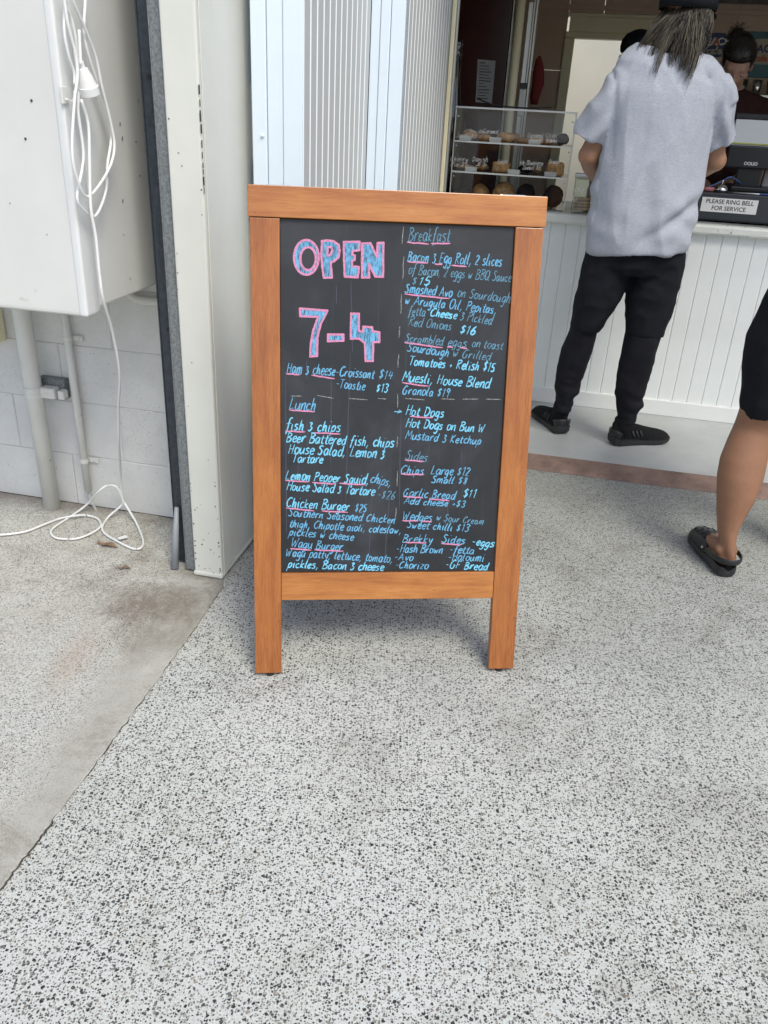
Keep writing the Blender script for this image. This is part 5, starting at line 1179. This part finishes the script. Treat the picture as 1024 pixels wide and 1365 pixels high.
for a_, b_, c_x in (((903, 374), (901, 388), 0),):
    bm = bmesh.new(); tube(bm, [W_(905, 376, 3.46), W_(903.5, 384, 3.455), W_(902.5, 391, 3.45)], [.003]*3, seg=8); obj('zip_pull', bm, M['alu'], cust, True)
for hh, tt, cf in ((hL, tL, W_(751, 538, 3.565)), (hR, tR, W_(836, 552, 3.475))):
    d_ = (tt-hh).normalized(); bm = bmesh.new(); a_ = hh+d_*.055+V((0, 0, .03)); tube(bm, [a_, a_+V((0, 0, .05)), cf], [.036, .038, .040], seg=20); obj('sock', bm, M['knit'], cust, True)
shoe(cust, hL, tL, .031); shoe(cust, hR, tR, .031)
# hair, cap, sunglasses
HC = hc
cr_ = random.Random(21); CLUMP = []
for k in range(70):
    thw = -3.45+2.75*(k+cr_.random())/70; th = 0; sx = cos(thw)
    ex_ = nk.x-.004+sx*(.058 if sx > 0 else .080)+cr_.gauss(0, .008); ez = nk.z+cr_.uniform(-.02, .055)
    if sx < -.35 and cr_.random() < .5: ex_ -= cr_.uniform(.02, .085); ez = nk.z+cr_.uniform(-.035, .03)
    if abs(sx) < .55 and cr_.random() < .35: ez -= cr_.uniform(.03, .085); ex_ -= .02
    ey_ = Yc-.095+.055*abs(sx)-max(0, nk.z-ez)*.80
    CLUMP.append((th, thw, sx, V((ex_, ey_, ez)), cr_.uniform(-.012, .012)))
def g1(rs, f):
    th, thw, sx, end, wob = CLUMP[int(f*70) % 70]
    tw = thw+rs.gauss(0, .13)
    root = HC+V((.086*cos(tw), .098*sin(tw)-.006, rs.uniform(-.03, .035)))
    e2 = end+V((rs.gauss(0, .0075), rs.gauss(0, .005), rs.gauss(0, .012)))
    m1 = root*.64+e2*.36+V((sx*.016+wob*.5+rs.gauss(0, .004), -.012+rs.gauss(0, .004), 0)); m2 = root*.28+e2*.72+V((sx*.010+wob+rs.gauss(0, .005), -.010, 0))
    return [root, m1, m2, e2]
strands('hair', cust, g1, M['hair_grey'], 1260, .0013, 3)
bm = bmesh.new(); ell(bm, hc+V((0, -.012, .008)), (.083, .094, .080), None, 28, 18)
for v in bm.verts:
    if v.co.z < hc.z-.05: v.co.z = hc.z-.05+(v.co.z-hc.z+.05)*.2
obj('hair_base', bm, M['hair_grey'], cust, True)
capR = frame(V((.62, .78, -.06)), V((0, 0, 1))); CL = lambda x, y, z: hc+capR @ V((x, y, z))
bm = bmesh.new(); R_ = []
for z_, k in ((.030, 1.0), (.052, 1.03), (.082, .99), (.108, .86), (.126, .60), (.136, .30), (.139, .02)):
    R_.append([bm.verts.new(CL(.099*k*sin(t), .117*k*cos(t)-.008, z_-(.016 if z_ < .05 else 0)*(-cos(t)*.4))) for t in [2*pi*j/36 for j in range(36)]])
for A, B in zip(R_, R_[1:]):
    for j in range(36): bm.faces.new((A[j], A[(j+1) % 36], B[(j+1) % 36], B[j]))
bm.faces.new(R_[-1]); bmesh.ops.recalc_face_normals(bm, faces=bm.faces); bmesh.ops.solidify(bm, geom=bm.faces[:], thickness=.003)
cp = obj('cap', bm, M['black_cloth'], cust, True)
bm = bmesh.new(); rows_ = []
for t in range(8):
    f_ = t/7; hw_ = .076*(1-f_**2.6*.75); y_ = .095+.075*f_
    rows_.append([bm.verts.new(CL(hw_*s_, y_-.020*abs(s_)**2, .047-.018*f_-.016*abs(s_)**2)) for s_ in [k/6-1 for k in range(13)]])
for A, B in zip(rows_, rows_[1:]):
    for j in range(12): bm.faces.new((A[j], A[j+1], B[j+1], B[j]))
bmesh.ops.recalc_face_normals(bm, faces=bm.faces); bmesh.ops.solidify(bm, geom=bm.faces[:], thickness=.003); obj('cap_brim', bm, M['black_cloth'], cp, True)
bm = bmesh.new(); tube(bm, [CL(.098*sin(t), -.114*cos(t)-.004, .050) for t in [(-.75+1.5*k/12) for k in range(13)]], [(.009, .002)]*13, side=V((0, 0, 1)), seg=8); obj('cap_strap', bm, M['black_plastic'], cp, True)
bm = bmesh.new(); bx(bm, CL(-.060, -.098, .052), (.006, .006, .011), capR, .001); obj('strap_buckle', bm, M['chrome'], cp)
sg = bmesh.new()
for g in (-1, 1):
    ell(sg, HL(g*.034, .099, .004), (.032, .010, .024), HR, 18, 12)
    tube(sg, [HL(g*.066, .095, .012), HL(g*.083, .04, .010), HL(g*.084, -.01, .006)], [(.004, .002)]*3, side=V((0, 0, 1)), seg=8)
tube(sg, [HL(-.01, .106, .010), HL(.01, .106, .010)], [.003]*2, seg=8); obj('sunglasses', sg, M['black_plastic'], cust, True)

# ---------------------------------------------------------------- generic upper/lower figure for staff
def figure(lab, hp_, fwd, foot_z, shirt, trousers, skinm, arms, up=V((0, 0, 1)), H=1.0, drop=.245, setback=.08):
    f = V((fwd.x, fwd.y, 0)).normalized(); r = f.cross(V((0, 0, 1)))
    base = V((hp_.x, hp_.y, foot_z))-f*setback
    t = thing('person', lab, 'person', base)
    top = hp_.z-drop
    pt = lambda x, y, z: base+r*x+f*y+V((0, 0, z-foot_z))
    bm = bmesh.new(); R, L = head_parts(bm, hp_, fwd, .98, up)
    ch = pt(0, .02, top-.10); 
    tube(bm, [hp_+R @ V((0, -.015, -.03)), (hp_+pt(0, .02, top))/2, pt(0, .015, top+.01)], [.052, .052, .06], seg=18)
    hipz = foot_z+.92*H
    rows = [(top+.02, .09, .07), (top-.04, .175, .09), (top-.12, .185, .11), (top-.28, .16, .115), (hipz+.10, .145, .105), (hipz, .165, .115), (hipz-.08, .165, .115)]
    tube(bm, [pt(0, .0, z) for z, _, _ in rows], [(a, b) for _, a, b in rows], side=r, seg=28)
    bs = bmesh.new(); tube(bs, [pt(0, .0, z) for z, _, _ in rows[:-1]], [(a+.016, b+.018) for _, a, b in rows[:-1]], side=r, seg=28)
    for g, (el, wr2) in zip((-1, 1), arms):
        sh2 = pt(g*.175, 0, top-.06); el2 = pt(*el); w3 = pt(*wr2)
        tube(bm, [sh2, (sh2+el2)/2, el2, el2*.6+w3*.4, w3], [.050, .044, .038, .038, .026], seg=16)
        tube(bs, [pt(g*.12, 0, top-.05), sh2, (sh2+el2)/2, sh2*.25+el2*.75], [.066, .070, .064, .062], seg=18)
        hand(bm, w3, (w3-el2), V((0, 0, -1)), g, .95, .5)
    tb = bmesh.new()
    tube(tb, [pt(0, 0, z) for z in (hipz+.06, hipz, hipz-.1)], [(.168, .118), (.182, .13), (.18, .125)], side=r, seg=28)
    for g in (-1, 1):
        P = [pt(g*.09, 0, hipz-.04), pt(g*.10, .01, hipz-.25), pt(g*.10, .02, foot_z+.50*H), pt(g*.10, -.01, foot_z+.3*H), pt(g*.10, -.02, foot_z+.09)]
        tube(bm, P, [.085, .075, .055, .052, .038], seg=18); tube(tb, P, [.096, .088, .070, .064, .056], seg=20)
        tube(bm, [pt(g*.10, -.05, foot_z+.045), pt(g*.105, .05, foot_z+.038), pt(g*.11, .13, foot_z+.030)], [.022, .02, .012], seg=14)
    obj('body', remesh(bm, .0075, 4), skinm, t, True)
    me = remesh(bs, .008, 4); folds(me, .010, 9); obj('shirt', me, shirt, t, True)
    me = remesh(tb, .009, 4); folds(me, .010, 8); obj('trousers', me, trousers, t, True)
    for g in (-1, 1): shoe(t, pt(g*.10, -.085, 0), pt(g*.11, .2, 0), foot_z+.001)
    eyes(t, hp_, fwd, .98, up)
    return t, R, L, pt, top
# staff member with a hair bun looking down at the till
sp = onb(982, 86, .98); sfw = V((-.25, -.80, -.62))
st1, R1, L1, pt1, top1 = figure('staff member with dark hair in a bun bending over the till', sp, sfw, .031, M['maroon_cloth'], M['black_cloth'], M['skin_pale'], (((-.25, .08, 1.10), (-.10, .33, 1.08)), ((.25, .08, 1.10), (.10, .33, 1.08))), up=V((-.1, -.5, .8)), drop=.135, setback=.13)
def hairdo(par, c, R, s, n, seed, bun_=None, fringe=.0):
    bm = bmesh.new(); ell(bm, c+R @ V((0, -.018, .040)), (.085*s, .096*s, .090*s), R, 28, 18)
    # keep the face clear
    for v in bm.verts:
        l_ = R.transposed() @ (v.co-c)
        if l_.y > .045 and l_.z < .055: v.co = c+R @ V((l_.x*.85, .04, max(l_.z, .03)))
    obj('hair', bm, M['hair_dark'], par, True)
    def g_(rs, f):
        t = rs.uniform(-pi, pi); e_ = rs.uniform(.0, .95); p0 = V((.086*s*cos(t)*cos(e_), -.018+.098*s*sin(t)*cos(e_), .04+.09*s*sin(e_)))
        if p0.y > .04 and p0.z < .06: p0.z = .075
        q = p0*1.05+V((0, -.012, -.012)); tgt = V((0, -.06, .12)) if bun_ else p0*1.08+V((0, -.03, -.05))
        return [c+R @ p0, c+R @ ((p0+tgt)*.5*1.10), c+R @ tgt+V((rs.gauss(0, .006), 0, rs.gauss(0, .006)))]
    strands('hair_strands', par, g_, M['hair_dark'], n, .0014, seed)
hairdo(st1, sp, R1, 1.0, 400, 4, True)
bp_ = onb(982, 47, 1.0); bm = bmesh.new(); ell(bm, bp_, (.034, .034, .032), None, 20, 14)
for v in bm.verts: v.co += (v.co-bp_).normalized()*.008*noise.noise(v.co*60)
bn = obj('hair_bun', bm, M['hair_dark'], st1, True)
strands('bun_strands', st1, lambda rs, f: [bp_+V((rs.gauss(0, .018), rs.gauss(0, .018), rs.gauss(0, .016))), bp_+V((rs.gauss(0, .024), rs.gauss(0, .024), rs.gauss(0, .022))), bp_+V((rs.gauss(0, .03), rs.gauss(0, .03), .012+rs.gauss(0, .022)))], M['hair_dark'], 160, .0013, 5)
# second staff member behind the customer's shoulder
s2p = onb(849, 77, 1.35)
st2, R2, L2, pt2, top2 = figure('staff member in a dark cap half hidden behind the customer in the doorway', s2p, V((-.45, -.75, -.30)), .031, M['black_cloth'], M['black_cloth'], M['skin_pale'], (((-.19, -.04, 1.14), (-.12, .14, .98)), ((.19, -.04, 1.14), (.12, .14, .98))), H=.96)
hairdo(st2, s2p, R2, 1.0, 250, 6)
bm = bmesh.new(); R_ = []
for z_, k in ((.045, 1.0), (.07, 1.0), (.095, .92), (.118, .72), (.132, .4), (.137, .03)):
    R_.append([bm.verts.new(s2p+R2 @ V((.093*k*sin(t), .110*k*cos(t)-.004, z_))) for t in [2*pi*j/32 for j in range(32)]])
for A, B in zip(R_, R_[1:]):
    for j in range(32): bm.faces.new((A[j], A[(j+1) % 32], B[(j+1) % 32], B[j]))
bm.faces.new(R_[-1]); bmesh.ops.recalc_face_normals(bm, faces=bm.faces); c2p = obj('cap', bm, M['black_cloth'], st2, True)
bm = bmesh.new(); rows_ = []
for t in range(7):
    f_ = t/6; hw_ = .072*(1-f_**2.6*.75); y_ = .095+.075*f_
    rows_.append([bm.verts.new(s2p+R2 @ V((hw_*s_, y_-.02*s_*s_, .047-.016*f_-.016*s_*s_))) for s_ in [k/5-1 for k in range(11)]])
for A, B in zip(rows_, rows_[1:]):
    for j in range(10): bm.faces.new((A[j], A[j+1], B[j+1], B[j]))
bmesh.ops.recalc_face_normals(bm, faces=bm.faces); bmesh.ops.solidify(bm, geom=bm.faces[:], thickness=.003); obj('cap_brim', bm, M['black_cloth'], c2p, True)

# ---------------------------------------------------------------- bystander at the right edge
Yb = 2.42
hb = onz(966, 762, .012); tb_ = onz(930, 716, .012); d_ = (tb_-hb); d_.z = 0; d_.normalize(); rb_ = d_.cross(V((0, 0, 1)))
byst = thing('person', 'bystander in black shorts and clogs with one tanned calf at the right edge', 'person', hb)
CALF = [(963, 745, 980, 745, 2.40, .038), (961, 728, 979, 728, 2.40, .036), (957.5, 708, 982, 708, 2.41, .040), (956, 685, 993, 685, 2.42, .052), (956, 660, 1007, 660, 2.43, .062), (957, 635, 1016, 638, 2.44, .066), (961, 612, 1021, 616, 2.45, .064), (970, 590, 1025, 594, 2.46, .060), (979, 570, 1034, 575, 2.47, .060), (984, 556, 1042, 562, 2.47, .064), (990, 535, 1056, 545, 2.46, .072)]
ankle = W_(971, 722, 2.40)
bm = bmesh.new(); P_, Rr_ = ringtube(bm, CALF, 28)
knee = P_[-1]
hip = knee+V((.06, .02, .36))
tube(bm, [knee, knee*.5+hip*.5, hip], [.078, .088, .098], seg=24)
pel = hip+V((.11, .02, .07))
tube(bm, [pel+V((0, 0, -.10)), pel, pel+V((0, 0, .14)), pel+V((0, 0, .30)), pel+V((0, 0, .44)), pel+V((0, 0, .52))], [(.16, .12), (.175, .125), (.15, .115), (.17, .12), (.185, .11), (.10, .08)], seg=28)
hip2 = pel+V((.10, 0, -.04)); kn2 = hip2+V((.04, .08, -.42)); an2 = kn2+V((.0, -.05, -.40))
tube(bm, [hip2, kn2, kn2*.6+an2*.4, an2, V((an2.x, an2.y, .05))], [.095, .062, .062, .04, .036], seg=22)
f2 = V((an2.x, an2.y-.04, .012)); ft2 = f2+V((.03, .25, 0))
hd3 = pel+V((0, .02, .76)); head_parts(bm, hd3, V((.1, 1, -.1)), 1.0); tube(bm, [pel+V((0, 0, .48)), hd3+V((0, -.01, -.04))], [.062, .054], seg=18)
for g in (-1, 1):
    s3 = pel+V((g*.18, 0, .46)); e3 = s3+V((g*.0, .10, -.27)); w3 = e3+V((g*-.06, .23, -.02))
    tube(bm, [s3, (s3+e3)/2, e3, e3*.6+w3*.4, w3], [.052, .048, .041, .041, .027], seg=16); hand(bm, w3, V((0, 1, 0)), V((-g, 0, 0)), 1, 1, .35)
for h0, dd_ in ((hb, d_), (f2, (ft2-f2).normalized())):
    rr_ = dd_.cross(V((0, 0, 1)))
    ell(bm, h0+dd_*.03+V((0, 0, .045)), (.030, .034, .032), Matrix((rr_, dd_, V((0, 0, 1)))).transposed())
    tube(bm, [h0+dd_*.02+V((0, 0, .04)), h0+dd_*.08+V((0, 0, .055)), h0+dd_*.15+V((0, 0, .045)), h0+dd_*.21+V((0, 0, .03))], [(.028, .028), (.034, .036), (.040, .026), (.034, .016)], side=rr_, seg=16)
    for k in range(5): q_ = h0+dd_*(.225-.006*k)+rr_*(-.030+.015*k)*1.; tube(bm, [q_-dd_*.03+V((0, 0, .026)), q_+V((0, 0, .022))], [.009, .008], seg=10)
for g in (-1, 1): ell(bm, ankle+V((g*.024, 0, -.03)), (.014, .018, .018))
me = remesh(bm, .006, 4)
obj('body', me, M['skin_leg'], byst, True); eyes(byst, hd3, V((.1, 1, -.1)))
bm = bmesh.new()
KS = [(1006, 455, 1085, 470, 2.48, .13), (1001, 485, 1078, 497, 2.475, .115), (996, 515, 1070, 526, 2.47, .105), (993, 530, 1064, 541, 2.467, .100), (996, 538, 1062, 552, 2.467, .098)]
p0_ = [ring(*k)[0] for k in KS]; tube(bm, [hip+V((0.01, 0, .04))]+p0_, [(.12, .12)]+[(.115, .12), (.105, .112), (.097, .104), (.094, .102), (.090, .098)], seg=28)
tube(bm, [hip2+V((0, 0, .04)), hip2*.5+kn2*.5, hip2*.12+kn2*.88], [.125, .108, .102], seg=26)
tube(bm, [pel+V((0, 0, .10)), pel, pel+V((0, 0, -.10))], [(.175, .13), (.19, .14), (.18, .135)], seg=28)
me = remesh(bm, .007, 4); folds(me, .008, 9, (1, 1, .7), 3); obj('shorts', me, M['black_cloth'], byst, True)
bm = bmesh.new(); tube(bm, [pel+V((0, 0, z)) for z in (.0, .08, .20, .34, .46, .52, .54)], [(.205, .15), (.20, .145), (.185, .14), (.195, .14), (.20, .125), (.13, .10), (.08, .075)], seg=30)
for g in (-1, 1): s3 = pel+V((g*.16, 0, .45)); tube(bm, [s3-V((g*.05, 0, 0)), s3+V((g*.03, 0, -.04)), s3+V((g*.07, -.01, -.21))], [.075, .074, .068], seg=22)
me = remesh(bm, .008, 4); folds(me, .012, 8); obj('shirt', me, M['black_cloth'], byst, True)
def g3(rs, f):
    t = rs.uniform(-pi, pi); e_ = rs.uniform(.1, 1.4); p0 = V((.08*cos(t)*cos(e_), -.014+.096*sin(t)*cos(e_), .03+.09*sin(e_))); return [hd3+p0, hd3+p0*1.06+V((0, -.006, 0)), hd3+p0*1.05+V((0, -.014, -.02))]
bm = bmesh.new(); ell(bm, hd3+V((0, -.016, .032)), (.080, .092, .086)); obj('hair', bm, M['hair_dark'], byst, True)
def clog(par, h0, dd_):
    r0_ = dd_.cross(V((0, 0, 1))); R = Matrix((r0_, dd_, V((0, 0, 1)))).transposed(); L = lambda x, y, z: h0+R @ V((x, y, z))
    hw = lambda t: .036+.014*max(0, min(1, (t-.2)/.45))-(.02*max(0, (t-.86)/.14)**1.5)-.010*max(0, (.08-t)/.08)
    bm = bmesh.new(); rows = []
    TT = [0, .02, .06, .12, .22, .34, .46, .58, .70, .80, .88, .94, .98, 1.0]
    for t in TT:     # thick foot bed with raised rim
        w = hw(t)*(1 if .01 < t < .99 else .55); y = -.022+t*.268; top = .040 if t < .35 else .034; lf = .008*max(0, (t-.8)/.2)**2
        rows.append([bm.verts.new(L(s_*w*k, y, z_)) for s_, k, z_ in ((-1, .93, .001+lf), (-1, 1.04, .014+lf), (-1, 1.0, top), (-1, .84, top-.002), (-1, .76, .020), (1, .76, .020), (1, .84, top-.002), (1, 1.0, top), (1, 1.04, .014+lf), (1, .93, .001+lf))])
    for A, B in zip(rows, rows[1:]):
        for k in range(10): bm.faces.new((A[k], A[(k+1) % 10], B[(k+1) % 10], B[k]))
    bm.faces.new(rows[0]); bm.faces.new(list(reversed(rows[-1]))); bmesh.ops.recalc_face_normals(bm, faces=bm.faces)
    me = bpy.data.meshes.new('foot_bed'); bm.to_mesh(me); bm.free()
    cg = obj('clog', me, M['clog'], par, True)
    md = cg.modifiers.new('s', 'SUBSURF'); md.levels = 2; md.render_levels = 2
    bm = bmesh.new(); rows = []   # toe cap
    for t in (.40, .44, .52, .62, .72, .82, .90, .96, .99):
        w = hw(t)*1.0; y = -.022+t*.268; hgt = .062*(1-((t-.44)/.58)**2.2*.62) if t > .44 else .060
        if t >= .96: w *= .8
        rows.append([bm.verts.new(L(w*cos(th), y, .030+hgt*max(0, sin(th))**.8*.95)) for th in [pi*k/16 for k in range(17)]])
    for A, B in zip(rows, rows[1:]):
        for k in range(16): bm.faces.new((A[k], A[k+1], B[k+1], B[k]))
    bm.faces.new(rows[-1]); bmesh.ops.recalc_face_normals(bm, faces=bm.faces)
    # ventilation holes: open faces through the cap
    bm.faces.ensure_lookup_table()
    cap_mesh = bm; bmesh.ops.solidify(cap_mesh, geom=cap_mesh.faces[:], thickness=.005)
    obj('toe_cap', cap_mesh, M['clog'], cg, True)
    for t, row in ((.56, 5), (.66, 4), (.76, 5), (.86, 3)):
        for k in range(row):
            th = pi*(.18+.64*(k+.5)/row); w = hw(t); hgt = .062*(1-((t-.44)/.58)**2.2*.62); p = L(w*cos(th)*1.012, -.022+t*.268, .030+hgt*sin(th)**.8*.96); n_ = (R @ V((cos(th), .15, sin(th)*1.2))).normalized()
            bm = bmesh.new(); tube(bm, [p-n_*.001, p+n_*.0014], [(.0062, .0050)]*2, side=dd_, seg=12); obj('vent_hole', bm, M['dark'], cg)
    bm = bmesh.new()  # heel strap
    pts = [L(-.050, .080, .058), L(-.050, .04, .062), L(-.044, .0, .064), L(-.026, -.030, .066), L(0, -.040, .067), L(.026, -.030, .066), L(.044, .0, .064), L(.050, .04, .062), L(.050, .080, .058)]
    q = catmull(pts, 3); tube(bm, q, [(.010, .0028)]*len(q), side=V((0, 0, 1)), seg=10); obj('heel_strap', bm, M['clog'], cg, True)
    for g in (-1, 1):
        bm = bmesh.new(); tube(bm, [L(g*.048, .082, .058), L(g*.056, .082, .058)], [.010, .009], side=dd_, seg=16); obj('strap_rivet', bm, M['clog'], cg, True)
        bm = bmesh.new(); ell(bm, L(g*.0565, .082, .058), (.0022, .005, .005), R, 12, 8); obj('rivet_badge', bm, M['alu'], cg, True)
clog(byst, V((hb.x, hb.y, .001)), d_); clog(byst, V((f2.x, f2.y, .001)), (ft2-f2).normalized())
